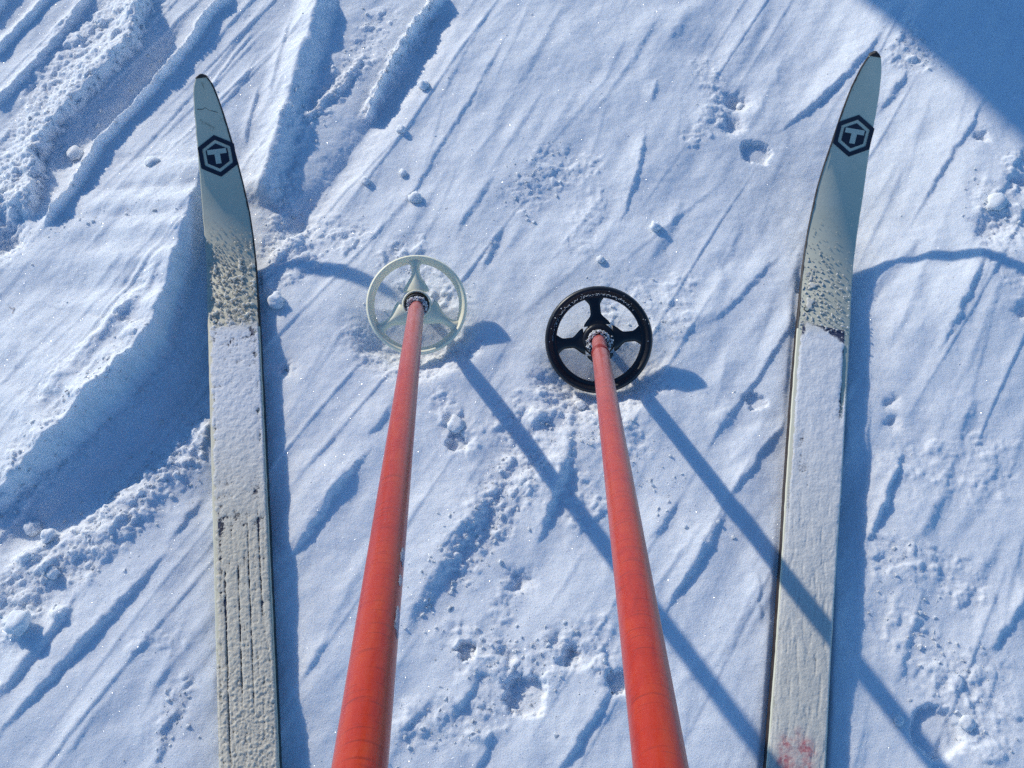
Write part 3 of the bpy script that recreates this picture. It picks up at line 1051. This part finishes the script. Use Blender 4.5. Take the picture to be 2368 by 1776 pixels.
def thick_left(S, T, TF, Yv):
    n_big = fbm(T * 130, S * 130, 501, 3)
    n_med = fbm(T * 330, S * 330, 511, 3)
    n_fin = fbm(T * 600, S * 600, 521, 3)
    # continuous crust up to y ~ 0.60, thinner at the left margin
    wet = sstep(0.40, 0.30, Yv)
    crust = 0.0012 + (0.00022 + 0.00012 * wet) * n_med + 0.00028 * n_fin + 0.0005 * n_big
    n_str = fbm(T * 260, S * 22, 531, 3)
    crust = crust - 0.0005 * sstep(0.05, 0.6, n_str) * wet
    marg = sstep(-0.97, -0.80, TF + 0.05 * n_big) * sstep(1.0, 0.93, TF)
    marg = np.where(Yv < 0.21, np.maximum(marg, 0.75), marg)
    # thin places where the dark print shows through
    thin = 0
    for yc, tc, ry, rt, am in [(0.592, .75, .010, .16, 1.2), (0.560, .80, .012, .10, 1.0), (0.522, .86, .012, .07, .9), (0.486, .84, .010, .10, 1.1), (0.452, .85, .012, .08, 1.0),
                               (0.592, -.75, .010, .14, .7), (0.475, -.80, .02, .05, .8), (0.515, -.80, .015, .05, .7), (0.582, 0.0, .014, .8, .62), (0.556, -0.1, .008, .8, .5), (0.525, 0.0, .008, .9, .3),
                               (0.392, .60, .014, .30, .8), (0.360, -.3, .012, .8, .70), (0.405, -.5, .02, .5, .5), (0.352, .7, .010, .2, .8), (0.345, -.72, .030, .14, .6), (0.30, -.74, .06, .06, .7)]:
        thin = thin + am * np.exp(-((Yv - yc) / ry) ** 2 - ((TF - tc) / rt) ** 2)
    crust = crust * marg - 0.0009 * thin
    # pinstripes melted bare
    for a, ya, yb, w in ((-0.62, 0.10, 0.335, 0.035), (-0.13, 0.155, 0.36, 0.028), (0.26, 0.14, 0.40, 0.028), (0.66, 0.235, 0.40, 0.028)):
        g = np.exp(-((TF - a) / w) ** 2) * sstep(ya, ya + 0.03, Yv) * sstep(yb, yb - 0.08, Yv)
        crust = crust - 0.0015 * g * (0.75 + 0.6 * n_med)
    crust = crust + 0.0007 * sstep(0.2, 0.6, n_med) * sstep(0.26, 0.16, Yv)
    crust = crust * sstep(0.610, 0.596, Yv + 0.006 * n_big)
    # loose clumps in front of it
    env = sstep(0.585, 0.62, Yv) * sstep(0.765, 0.69, Yv)
    c1 = sstep(0.10, 0.75, n_big * 0.9 + 0.55 * n_med - 0.05 - 0.7 * sstep(0.67, 0.76, Yv)) * 0.0030 * env
    c2 = sstep(0.35, 0.8, n_med * 1.1 - 0.05) * 0.0015 * env
    clump = np.maximum(c1, c2) * sstep(1.0, 0.9, np.abs(TF))
    film = 0.0009 * sstep(0.66, 0.60, Yv) * sstep(-0.3, 0.5, n_big) * sstep(0.585, 0.60, Yv) * sstep(1.0, 0.85, np.abs(TF))
    return np.maximum(np.maximum(crust, clump), film)


def thick_right(S, T, TF, Yv):
    n_big = fbm(T * 80, S * 80, 601, 3)
    n_med = fbm(T * 300, S * 300, 611, 3)
    n_fin = fbm(T * 600, S * 600, 621, 3)
    crust = 0.0015 + 0.00018 * n_med + 0.00022 * n_fin + 0.0004 * n_big
    crust = crust - 0.0006 * sstep(0.1, 0.7, fbm(T * 200, S * 26, 631, 3)) * sstep(0.62, 0.2, Yv)
    marg = sstep(-0.93, -0.80, TF + 0.03 * n_big) * sstep(0.99, 0.93, TF)
    marg = np.where(TF < 0, np.maximum(marg, 0.62 * sstep(0.50, 0.30, Yv)), marg)
    thin = 0
    for yc, tc, ry, rt, am in [(0.600, -.78, .010, .12, 1.2), (0.592, -.4, .008, .5, .6), (0.575, .86, .020, .10, 1.5), (0.552, .86, .022, .09, 1.3), (0.525, .84, .020, .10, 1.2),
                               (0.545, -.45, .008, .15, .5), (0.500, .80, .02, .12, .8), (0.43, -.5, .03, .4, .55), (0.40, .0, .04, .6, .40), (0.57, .2, .02, .7, .35), (0.50, .3, .03, .5, .35), (0.46, -.55, .012, .3, .5)]:
        thin = thin + am * np.exp(-((Yv - yc) / ry) ** 2 - ((TF - tc) / rt) ** 2)
    crust = crust * marg - 0.0012 * thin
    lim = 0.612 - 0.020 * sstep(-0.8, 0.9, TF)
    crust = crust * sstep(lim + 0.004, lim - 0.010, Yv + 0.005 * n_big)
    env = sstep(0.585, 0.61, Yv) * sstep(0.78, 0.66, Yv)
    dots = sstep(0.36, 0.75, n_med * 1.15 - 0.25 * sstep(0.64, 0.76, Yv) - 0.15 * sstep(-.4, .8, TF)) * 0.0015 * env
    big = sstep(0.10, 0.6, n_big + 0.3 * n_med - 0.9 * sstep(-0.6, 0.0, TF)) * 0.0018 * sstep(0.60, 0.63, Yv) * sstep(0.70, 0.65, Yv)
    return np.maximum(crust, np.maximum(dots, big) * sstep(1.0, 0.9, np.abs(TF)))


def stain_right(T, Yv):
    n = fbm(T * 160, Yv * 160, 701, 3)
    v = 0
    for tx, yy, r, a in ((-0.012, 0.127, 0.0075, 0.55), (-0.013, 0.110, 0.008, 0.75), (0.0075, 0.126, 0.008, 1.0), (0.010, 0.108, 0.0065, 0.8), (-0.002, 0.097, 0.010, 0.8), (0.000, 0.141, 0.004, 0.4)):
        v = v + a * np.exp(-((T - tx) ** 2 + (Yv - yy) ** 2) / r ** 2)
    return np.clip(v * 1.7 * (0.75 + 0.7 * n), 0, 1)


ski_snow(SKI_L, 'snow_crust', 'grainy snow crust and wet clumps stuck along the left ski', -0.2, 0.78, 1, thick_left, M_CRUST)
ski_snow(SKI_R, 'snow_crust', 'thin frosty snow crust with fine crumbs and a red stain on the right ski', -0.2, 0.79, 2, thick_right, M_CRUST_STAIN, stain_right)


# ------------------------------------------------------------------ poles
def ring_profile(prof, n=96):
    """surface of revolution round z of a closed (r, z) profile"""
    rows = []
    for i in range(n + 1):
        a = 2 * math.pi * i / n
        rows.append([Vector((r * math.cos(a), r * math.sin(a), z)) for r, z in prof])
    verts, faces = [], []
    k = len(prof)
    for r in rows[:-1]:
        verts += r
    for i in range(n):
        for j in range(k):
            a = i * k + j
            b = i * k + (j + 1) % k
            c = ((i + 1) % n) * k + (j + 1) % k
            d = ((i + 1) % n) * k + j
            faces.append((a, d, c, b))
    return verts, faces


def add_bevel(o, w=0.0006, seg=2):
    m = o.modifiers.new("bevel", 'BEVEL')
    m.width = w
    m.segments = seg
    m.limit_method = 'ANGLE'
    m.angle_limit = math.radians(30)


def spoke_mesh(r0, r1, wfun, zfun, tfun, crest, n=26):
    rows = []
    for i in range(n):
        u = i / (n - 1)
        r = r0 + (r1 - r0) * u
        w, z, t = wfun(u), zfun(u), tfun(u)
        rows.append([Vector((r, -w, z - t)), Vector((r, -w, z)), Vector((r, -w * .45, z + crest * .75)), Vector((r, 0, z + crest)), Vector((r, w * .45, z + crest * .75)), Vector((r, w, z)), Vector((r, w, z - t))])
    v, f = loft(rows, True)
    f.append(tuple(range(6, -1, -1)))
    f.append(tuple(range(len(v) - 7, len(v))))
    return v, f


def lump_mesh(name, r, seed, squash=0.7, sub=3, amp=0.35):
    bm = bmesh.new()
    bmesh.ops.create_icosphere(bm, subdivisions=sub, radius=r)
    off = Vector((seed * 3.1, seed * 1.7, seed * 0.9))
    for v in bm.verts:
        n = v.co.normalized()
        d = mnoise.noise(n * 1.6 + off) * amp + mnoise.noise(n * 4.2 + off) * amp * .5 + mnoise.noise(n * 9 + off) * amp * .25
        v.co = v.co * (1 + d)
        v.co.z *= squash
    me = bpy.data.meshes.new(name)
    bm.to_mesh(me)
    bm.free()
    me.polygons.foreach_set("use_smooth", [True] * len(me.polygons))
    return me


TILTS = {'white': -17, 'black': -8}


def build_pole(label, base, top, kind, seed, roll):
    B = Vector((*ground_point(*base), 0))
    u = (top[0] - 1184) / FOC
    v = (top[1] - 888) / FOC
    dpt = FOC * 0.0186 / top[2]
    T_ = Vector((u, ST - v * CT, -CT - v * ST)) * dpt + Vector((0, 0, CAM_H))
    ax = (T_ - B).normalized()
    root = thing('ski_pole', label, 'ski pole', B, 'red ski poles planted in the snow')
    # frame: z along the pole, x pointing to the right of the picture
    xa = Vector((1, 0, 0))
    xa = (xa - ax * xa.dot(ax)).normalized()
    ya = ax.cross(xa)
    root.rotation_mode = 'QUATERNION'
    root.rotation_quaternion = Matrix((xa, ya, ax)).transposed().to_quaternion()
    R = 0.0093
    # shaft
    prof = [(0.0, 0.030), (0.0060, 0.030), (0.0070, 0.034), (0.0076, 0.046), (0.0082, 0.056), (0.0093, 0.066)]
    if kind == 'black':
        prof = [(0.0, 0.030), (0.0068, 0.030), (0.0076, 0.034), (0.0082, 0.046), (0.0084, 0.058), (0.0085, 0.088)]
    segs = 48
    rows = []
    zs = [p for p in prof] + [(0.0093 if kind != 'black' else (0.0086 if z < 0.125 else 0.0093), z) for z in np.linspace(0.09, 1.17, 90)]
    if kind != 'black':
        zs = prof + [(R, z) for z in np.linspace(0.075, 1.17, 90)]
    for r, z in zs:
        rows.append([Vector((r * math.cos(2 * math.pi * q / segs), r * math.sin(2 * math.pi * q / segs), z)) for q in range(segs)])
    vv, ff = loft(rows, True)
    link('shaft', mesh_from('shaft', vv, ff), mat_shaft('shaft_lacquer_' + kind, seed), root)
    if kind == 'black':
        vv, ff = ring_profile([(0.0084, 0.112), (0.0096, 0.112), (0.0099, 0.114), (0.0099, 0.124), (0.0097, 0.126), (0.0084, 0.126)], 48)
        link('joint_collar', mesh_from('joint_collar', vv, ff), M_COLLAR, root)
        vv, ff = ring_profile([(0.0084, 0.129), (0.0095, 0.129), (0.0096, 0.1305), (0.0084, 0.1305)], 48)
        link('joint_ring', mesh_from('joint_ring', vv, ff), M_COLLAR, root)
    # spike
    vv, ff = ring_profile([(0.0, -0.045), (0.0022, -0.038), (0.0035, -0.02), (0.0042, 0.0), (0.0058, 0.03), (0.0, 0.03)], 24)
    link('spike', mesh_from('spike', vv, ff), M_STEEL, root)
    # grip and strap at the far upper end
    vv, ff = ring_profile([(0.0, 1.16), (0.0125, 1.16), (0.0150, 1.17), (0.0140, 1.20), (0.0150, 1.23), (0.0140, 1.26), (0.0165, 1.285), (0.0150, 1.297), (0.0, 1.30)], 32)
    link('grip', mesh_from('grip', vv, ff), M_LEATHER, root)
    rows = []
    for i in range(41):
        a = 2 * math.pi * i / 40
        c = Vector((0.0, -0.045 - 0.040 * math.cos(a), 1.235 + 0.055 * math.sin(a)))
        nrm_ = Vector((0, -math.cos(a), math.sin(a)))
        rows.append([c + Vector((-0.008, 0, 0)), c + Vector((0.008, 0, 0)), c + Vector((0.008, 0, 0)) + nrm_ * 0.002, c + Vector((-0.008, 0, 0)) + nrm_ * 0.002])
    vv, ff = loft(rows, True)
    link('wrist_strap', mesh_from('wrist_strap', vv, ff), M_LEATHER, root)
    # basket, sitting a little looser than square to the shaft
    tl = math.radians(TILTS[kind])
    BK_OFF = Vector((0, 0.028 * math.sin(tl), 0.028 * (1 - math.cos(tl))))
    zb = 0.028
    if kind == 'white':
        mat = M_WHITE_PL
        Ro = 0.0605
        vv, ff = ring_profile([(0.0145, zb - 0.004), (0.0168, zb - 0.004), (0.0180, zb + 0.004), (0.0172, zb + 0.0100), (0.0160, zb + 0.0108), (0.0150, zb + 0.0098)], 64)
        bk = link('basket', mesh_from('basket', vv, ff), mat, root)
        bk['label'] = 'ivory three-spoked basket'
        bk.rotation_euler = (tl, 0, 0)
        bk.location = BK_OFF
        vv, ff = ring_profile([(Ro - 0.0012, zb - 0.0045), (Ro, zb - 0.003), (Ro + 0.0002, zb + 0.003), (Ro - 0.0012, zb + 0.0066), (Ro - 0.0022, zb + 0.0074), (Ro - 0.0036, zb + 0.0068),
                               (Ro - 0.0070, zb + 0.0020), (Ro - 0.0095, zb - 0.0026), (Ro - 0.0088, zb - 0.0044)], 128)
        link('rim', mesh_from('rim', vv, ff), mat, bk)
        v_, f_ = spoke_mesh(0.0160, Ro - 0.0050, lambda u: 0.0105 * (1 - sstep(0, 0.60, u)) + 0.0050 + 0.0070 * float(sstep(0.78, 1.0, u)),
                            lambda u: zb + 0.0045 * (1 - u) - 0.0012, lambda u: 0.0048 - 0.0015 * u, 0.0055)
        angs = [91, 212, 331]
        # black rubber seat showing inside the hub
        vv, ff = ring_profile([(0.0070, zb - 0.003), (0.0152, zb - 0.003), (0.0152, zb + 0.0085), (0.0138, zb + 0.0105), (0.0128, zb + 0.0095), (0.0120, zb + 0.004), (0.0070, zb + 0.004)], 48)
    else:
        mat = M_BLACK_PL
        Ro = 0.0635
        vv, ff = ring_profile([(0.0100, zb - 0.004), (0.0190, zb - 0.004), (0.0200, zb + 0.002), (0.0190, zb + 0.0060), (0.0170, zb + 0.0078), (0.0125, zb + 0.0080), (0.0100, zb + 0.006)], 64)
        bk = link('basket', mesh_from('basket', vv, ff), mat, root)
        bk['label'] = 'black four-spoked basket'
        bk.rotation_euler = (tl, 0, 0)
        bk.location = BK_OFF
        vv, ff = ring_profile([(Ro - 0.0016, zb - 0.0050), (Ro, zb - 0.002), (Ro, zb + 0.003), (Ro - 0.0020, zb + 0.0065), (Ro - 0.0042, zb + 0.0070), (Ro - 0.0066, zb + 0.0056),
                               (Ro - 0.0084, zb + 0.0022), (Ro - 0.0100, zb + 0.0020), (Ro - 0.0118, zb + 0.0034), (Ro - 0.0134, zb + 0.0024), (Ro - 0.0136, zb - 0.0030), (Ro - 0.0120, zb - 0.0050)], 128)
        link('rim', mesh_from('rim', vv, ff), mat, bk)
        v_, f_ = spoke_mesh(0.0170, Ro - 0.0110, lambda u: 0.0062 + 0.0095 * (1 - float(sstep(0, 0.42, u))) + 0.0066 * float(sstep(0.66, 1.0, u)),
                            lambda u: zb + 0.0035 * (1 - u) + 0.0010, lambda u: 0.0052, 0.0012)
        angs = [97, 187, 277, 7]
        vv, ff = ring_profile([(0.0070, zb + 0.000), (0.0120, zb + 0.000), (0.0120, zb + 0.0095), (0.0112, zb + 0.0110), (0.0070, zb + 0.0110)], 48)
        # frost caught in the groove of the rim
    link('hub_seat', mesh_from('hub_seat', vv, ff), M_RUBBER, root)
    sm = mesh_from('spoke', v_, f_)
    sm.materials.append(mat)
    for a in angs:
        o = bpy.data.objects.new('spoke', sm)
        COL.objects.link(o)
        o.parent = bk
        o.rotation_euler = (0, 0, math.radians(a + roll))
    # frost packed round the hub
    rng = random.Random(seed)
    bm = bmesh.new()
    nl = 520
    for i in range(nl):
        a = rng.uniform(0, 2 * math.pi)
        rr = rng.uniform(0.0086, 0.0130) if kind == 'white' else rng.uniform(0.0085, 0.0165)
        zz = zb + rng.uniform(0.006, 0.0145) - (rr - 0.009) * 0.3
        if kind == 'black' and math.cos(a - math.radians(100)) > 0.2:
            rr = min(rr, 0.0125)
        s_ = 0.0005 + 0.0014 * rng.random() ** 2
        mtx = Matrix.Translation((rr * math.cos(a), rr * math.sin(a), zz)) @ Matrix.Rotation(rng.uniform(0, 6), 4, 'X') @ Matrix.Diagonal((1, rng.uniform(.6, 1), rng.uniform(.5, 1), 1))
        g = bmesh.ops.create_icosphere(bm, subdivisions=1, radius=s_, matrix=mtx)
        for v2 in g['verts']:
            v2.co += Vector((rng.uniform(-1, 1), rng.uniform(-1, 1), rng.uniform(-1, 1))) * s_ * 0.25
    fo = from_bm('frost_packing', bm, M_SNOW, root)
    fo['kind'] = 'stuff'
    if kind == 'black':
        bm = bmesh.new()
        for i in range(560):
            a = rng.uniform(0, 2 * math.pi)
            if mnoise.noise(Vector((math.cos(a) * 2.3, math.sin(a) * 2.3, 4.4))) + 0.35 * mnoise.noise(Vector((math.cos(a) * 14, math.sin(a) * 14, 1))) < -0.12:
                continue
            rr = Ro - 0.0092 + rng.gauss(0, 0.0007)
            s_ = rng.uniform(0.00022, 0.00055)
            bmesh.ops.create_icosphere(bm, subdivisions=1, radius=s_, matrix=Matrix.Translation((rr * math.cos(a), rr * math.sin(a), zb + 0.0023 + rng.uniform(-.0002, .0004))))
        for i in range(22):
            a = rng.uniform(0, 2 * math.pi)
            rr = Ro - rng.uniform(0.001, 0.006)
            s_ = rng.uniform(0.0003, 0.0008)
            bmesh.ops.create_icosphere(bm, subdivisions=1, radius=s_, matrix=Matrix.Translation((rr * math.cos(a), rr * math.sin(a), zb + 0.0066)))
        fo = from_bm('frost_grains', bm, M_SNOW, root)
        fo['kind'] = 'stuff'
    return root


M_COLLAR = mat_paint("collar_red", (0.24, 0.012, 0.010), (0.34, 0.03, 0.02), 80, 0.4)
pole_l = build_pole('orange-red ski pole with a white three-spoked basket, left of the pair', (965, 697), (832.5, 1773, 130), 'white', 1, 0)
pole_r = build_pole('orange-red ski pole with a black four-spoked basket, right of the pair', (1383, 777), (1527.5, 1773, 128), 'black', 2, 0)


# snow frozen onto the right flank of the left shaft
def shaft_snow(root, spots, seed):
    rng = random.Random(seed)
    for (z, ang, lz, la) in spots:
        n1, n2 = 26, 16
        verts, faces, th = [], [], []
        for i in range(n1):
            for j in range(n2):
                u_, w_ = i / (n1 - 1) * 2 - 1, j / (n2 - 1) * 2 - 1
                d = 1 - (u_ * u_ + w_ * w_) + 0.55 * mnoise.noise(Vector((u_ * 2.6, w_ * 2.0, z * 40))) + 0.5 * mnoise.noise(Vector((u_ * 7, w_ * 5, z * 50)))
                h_ = max(-0.0003, 0.0008 * min(1, d * 1.3) - 0.0002 + 0.0003 * mnoise.noise(Vector((u_ * 9, w_ * 9, z * 90))))
                a = math.radians(ang + w_ * la)
                r_ = 0.0093 + h_
                verts.append((r_ * math.cos(a), r_ * math.sin(a), z + u_ * lz))
                th.append(max(0, min(1, h_ / 0.0006)))
        for i in range(n1 - 1):
            for j in range(n2 - 1):
                a = i * n2 + j
                faces.append((a, a + 1, a + n2 + 1, a + n2))
        me = mesh_from('ice_patch', verts, faces)
        at = me.attributes.new("thickness", 'FLOAT', 'POINT')
        at.data.foreach_set("value", th)
        link('ice_patch', me, M_ICE, root)


shaft_snow(pole_l, [(0.772, 22, 0.014, 15), (0.800, 26, 0.007, 9), (0.838, 20, 0.015, 16)], 4)

# ------------------------------------------------------------------ loose snow
CL = [  # view x, y, radius, squash, label
    (915, 183, 0.0095, 0.8, 'small round snow clod casting a pointed shadow, topmost one right of the dark track'),
    (866, 277, 0.0075, 0.7, 'small snow clod on smooth snow at the right rim of the upper dark track'),
    (896, 428, 0.0105, 0.7, 'flat round snow clod between left ski tip and white basket'),
    (790, 390, 0.0070, 0.7, 'small snow clod beside the lower end of the shaded track'),
    (869, 369, 0.0065, 0.8, 'tiny snow clod just above the flat round one near the top centre'),
    (338, 368, 0.0110, 0.5, 'low snow clod on the bank left of the left ski emblem'),
    (597, 655, 0.0125, 0.8, 'bright egg-shaped snow lump in the shade close to the right edge of the left ski'),
    (160, 328, 0.0130, 0.6, 'rounded snow lump in the dark furrow at far left'),
    (1416, 490, 0.0085, 0.9, 'upright snow clod with a dark shadow between black basket and right ski'),
    (1604, 215, 0.0070, 0.8, 'bright snow pellet inside the dark hollow left of the right ski tip'),
    (1297, 562, 0.0060, 0.9, 'small pointed snow clod just above the black basket'),
    (2132, 468, 0.0150, 0.45, 'slab-like snow chunk at the right edge of the picture near the ski tip shadow'),
    (1945, 1556, 0.0060, 0.9, 'narrow upright snow crumb in the scooped hollow at lower right'),
    (2095, 1560, 0.0090, 0.6, 'pale oval snow lump at the lower right corner'),
    (62, 1135, 0.0105, 0.8, 'knobbly snow lump at the edge of the wide shaded trench on the left'),
    (105, 1158, 0.0095, 0.8, 'snow lump touching the wide shaded trench, second of the cluster at lower left'),
    (115, 1240, 0.0085, 0.9, 'small snow clod just above the largest clod at lower left'),
    (50, 1352, 0.0150, 0.7, 'largest snow clod near the lower left edge of the picture'),
    (985, 918, 0.0120, 0.5, 'snow lump above the small hoof-shaped hollow between the two shafts'),
    (1255, 868, 0.0080, 0.7, 'snow clod right under the lower rim of the black basket'),
]
for i, (x, y, r, sq, lab) in enumerate(CL):
    cx, cy = gp(x, y)
    r = r * 0.84
    o = link('snow_clod', lump_mesh('snow_clod', r, i + 2, sq), M_SNOW)
    o.location = (cx, cy, float(height_at(cx, cy)) + r * sq * 0.35)
    o.rotation_euler = (0, 0, i * 1.3)
    tag(o, lab, 'snow clod', 'loose snow clods lying on the snow')

# fine crumbs scattered thickest along the crumbled ridges
rng = np.random.RandomState(12)
zones = [((345, 760), (0, 1080), 0.03, 200), ((440, 930), (30, 1300), 0.045, 420), ((290, 20), (40, 420), 0.06, 260), ((830, 30), (630, 290), 0.03, 160),
         ((940, 20), (800, 240), 0.012, 60), ((630, 420), (600, 560), 0.03, 110), ((1130, 1010), (900, 1340), 0.03, 240), ((1150, 880), (1350, 960), 0.04, 160),
         ((1000, 1400), (1260, 1430), 0.04, 200), ((1100, 1500), (860, 1600), 0.03, 120), ((1180, 340), (1120, 430), 0.04, 110), ((2100, 430), (2180, 540), 0.03, 80),
         ((1950, 100), (1990, 160), 0.02, 60), ((1920, 1200), (2150, 1560), 0.05, 160), ((1330, 640), (1450, 700), 0.05, 100), ((870, 560), (960, 700), 0.04, 110),
         ((1350, 950), (1500, 1120), 0.03, 80), ((400, 480), (120, 500), 0.015, 40), ((395, 1480), (350, 1650), 0.012, 60)]
base = bmesh.new()
bmesh.ops.create_icosphere(base, subdivisions=1, radius=1.0)
bv = np.array([v.co[:] for v in base.verts])
bf = np.array([[v.index for v in f.verts] for f in base.faces])
base.free()
AV, AF = [], []
cnt = 0


def put_crumb(px_, py_, s_):
    global cnt
    z_ = float(height_at(px_, py_))
    q = rng.rand(len(bv), 3) * 0.95 - 0.47
    a = rng.rand() * 6.28
    c_, s2 = math.cos(a), math.sin(a)
    v_ = (bv + q) * np.array([1, 0.6 + 0.4 * rng.rand(), 0.5 + 0.4 * rng.rand()]) * s_
    v_ = v_ @ np.array([[c_, s2, 0], [-s2, c_, 0], [0, 0, 1]])
    AV.append(v_ + np.array([px_, py_, z_ + 0.2 * s_]))
    AF.append(bf + cnt * len(bv))
    cnt += 1


def near_ski(x, y):
    for sk in (SKI_L, SKI_R):
        if abs(x - sk.x0 - sk.k * y) < 0.040 and y < sk.ytip + 0.02:
            return True
    return False


for a, b, r, n in zones:
    A_, B_ = np.array(gp(*a)), np.array(gp(*b))
    for _ in range(int(n * 0.55)):
        t = rng.rand()
        p = A_ + (B_ - A_) * t + rng.randn(2) * r * 0.6
        if near_ski(*p):
            continue
        put_crumb(p[0], p[1], 0.0008 + 0.0022 * rng.rand() ** 3.0)
for _ in range(500):
    p = (rng.uniform(-0.75, 0.8), rng.uniform(0.05, 1.25))
    if not near_ski(*p):
        put_crumb(p[0], p[1], 0.0005 + 0.0011 * rng.rand() ** 3)
AV = np.concatenate(AV)
AF = np.concatenate(AF)
me = mesh_from('snow_crumbs', AV.tolist(), AF.tolist(), smooth=False)
o = link('snow_crumbs', me, M_SNOW)
tag(o, 'fine snow crumbs scattered over the tracked snow', 'snow', None, 'stuff')

# loose ice crystals: little mirror plates lying at every angle on the snow; the few that face right glint in the sun
def mat_crystal():
    m, nt, out = new_mat("ice_crystal")
    pr = N(nt, "ShaderNodeBsdfPrincipled")
    pr.inputs['Base Color'].default_value = (0.82, 0.85, 0.88, 1)
    pr.inputs['Roughness'].default_value = 0.24
    pr.inputs['Specular IOR Level'].default_value = 1.0
    nt.links.new(pr.outputs[0], out.inputs[0])
    return m


NC = 140000
cxs = rng.uniform(-0.80, 0.85, NC)
cys = rng.uniform(0.05, 1.26, NC)
czs = height_at(cxs, cys)
nn = rng.normal(0, 0.34, (NC, 2))
nz_ = 1 / np.sqrt(1 + nn[:, 0] ** 2 + nn[:, 1] ** 2)
nv = np.stack([nn[:, 0] * nz_, nn[:, 1] * nz_, nz_], 1)
ang_ = rng.uniform(0, 6.28, NC)
t1 = np.stack([np.cos(ang_), np.sin(ang_), np.zeros(NC)], 1)
t1 -= nv * (t1 * nv).sum(1, keepdims=True)
t1 /= np.linalg.norm(t1, axis=1, keepdims=True)
t2 = np.cross(nv, t1)
sz = (0.00022 + 0.00030 * rng.rand(NC) ** 2)[:, None]
cc = np.stack([cxs, cys, czs + 0.00028], 1)
V_ = np.stack([cc + t1 * sz, cc + t2 * sz, cc - t1 * sz, cc - t2 * sz], 1).reshape(-1, 3)
me = bpy.data.meshes.new('ice_crystals')
me.vertices.add(len(V_))
me.vertices.foreach_set("co", V_.astype(np.float32).ravel())
me.loops.add(len(V_))
me.loops.foreach_set("vertex_index", np.arange(len(V_), dtype=np.int32))
me.polygons.add(NC)
me.polygons.foreach_set("loop_start", (np.arange(NC) * 4).astype(np.int32))
me.update(calc_edges=True)
o = link('ice_crystals', me, mat_crystal())
tag(o, 'glinting ice crystals strewn over the sunlit snow', 'ice crystals', None, 'stuff')

# tiny bits of dead grass in the snow
M_STRAW = mat_paint("dry_stalk", (0.20, 0.09, 0.05), (0.34, 0.17, 0.10), 90, 0.7)


def stalk(pts, r, label):
    rows = []
    for i, p in enumerate(pts):
        cx, cy = gp(p[0], p[1])
        z_ = float(height_at(cx, cy)) + p[2]
        rad = r * (1 - 0.5 * i / (len(pts) - 1))
        rows.append([Vector((cx + rad * math.cos(q * math.pi / 3), cy, z_ + rad * math.sin(q * math.pi / 3))) for q in range(6)])
    v_, f_ = loft(rows, True)
    o_ = link('grass_stalk', mesh_from('grass_stalk', v_, f_), M_STRAW)
    tag(o_, label, 'grass stalk', 'dry grass bits in the snow')


stalk([(24, 668, .001), (30, 672, .0018), (36, 670, .001), (31, 682, .0005)], 0.0005, 'tiny reddish dry stalk on the sunlit bank at the far left edge')
stalk([(1232, 1403, .0005), (1242, 1407, .0015), (1256, 1412, .001)], 0.0006, 'short brown stalk lying in the small pit between the two pole shafts')
stalk([(615, 790, -.001), (618, 797, .0005)], 0.0008, 'dark stalk stub in the small hole right of the left ski')

# ------------------------------------------------------------------ unseen shadow caster added beyond the upper right to shade that corner; form invented
E1 = Vector((*ground_point(1985, 0, 0.004), 0.004))
E2 = Vector((*ground_point(2368, 335, 0.030), 0.030))
ed = (E2 - E1).normalized()
foot_edge = E1 - ed * 1.25
lean = (ed * 0.9016 * 0.86 - SUN_DIR).normalized()
perp = SUN_DIR.cross(lean).normalized()          # across both the light and the trunk
if perp.x < 0:
    perp = -perp
TR = 0.17
shadow_caster = thing('shadow_caster', 'unseen leaning caster, added to shade the upper right corner of the snow', 'shadow_caster', foot_edge + perp * TR)


def tube(name, path, radii, mat, parent, n=20, seed=0):
    rows = []
    for i, p in enumerate(path):
        t = (path[min(i + 1, len(path) - 1)] - path[max(i - 1, 0)]).normalized()
        a = t.orthogonal().normalized() if i == 0 else (a - t * a.dot(t)).normalized()
        b = t.cross(a)
        rows.append([p + (a * math.cos(2 * math.pi * q / n) + b * math.sin(2 * math.pi * q / n)) * radii[i] *
                     (1 + 0.03 * mnoise.noise(Vector((q * 0.9, i * 0.5, seed)))) for q in range(n)])
    v_, f_ = loft(rows, True)
    return link(name, mesh_from(name, v_, f_), mat, parent)


path = [lean * t for t in np.linspace(-0.25, 5.2, 40)]
tube('caster_trunk', path, [TR * (1 - 0.55 * max(0, i - 12) / 27) for i in range(40)], M_CASTER_BARK, shadow_caster, 28)
rg = random.Random(5)
for i in range(14):
    t0 = rg.uniform(2.9, 5.1)
    a = rg.uniform(0, 6.28)
    d = (Vector((math.cos(a), math.sin(a), 0.7)) + lean * 0.4).normalized()
    p = lean * t0
    pts = [p]
    for k in range(9):
        d = (d + Vector((rg.uniform(-.15, .15), rg.uniform(-.15, .15), rg.uniform(-.02, .14)))).normalized()
        pts.append(pts[-1] + d * 0.22)
    tube('caster_limb', pts, [0.045 * (1 - k / 10.5) for k in range(10)], M_CASTER_BARK, shadow_caster, 8, i)
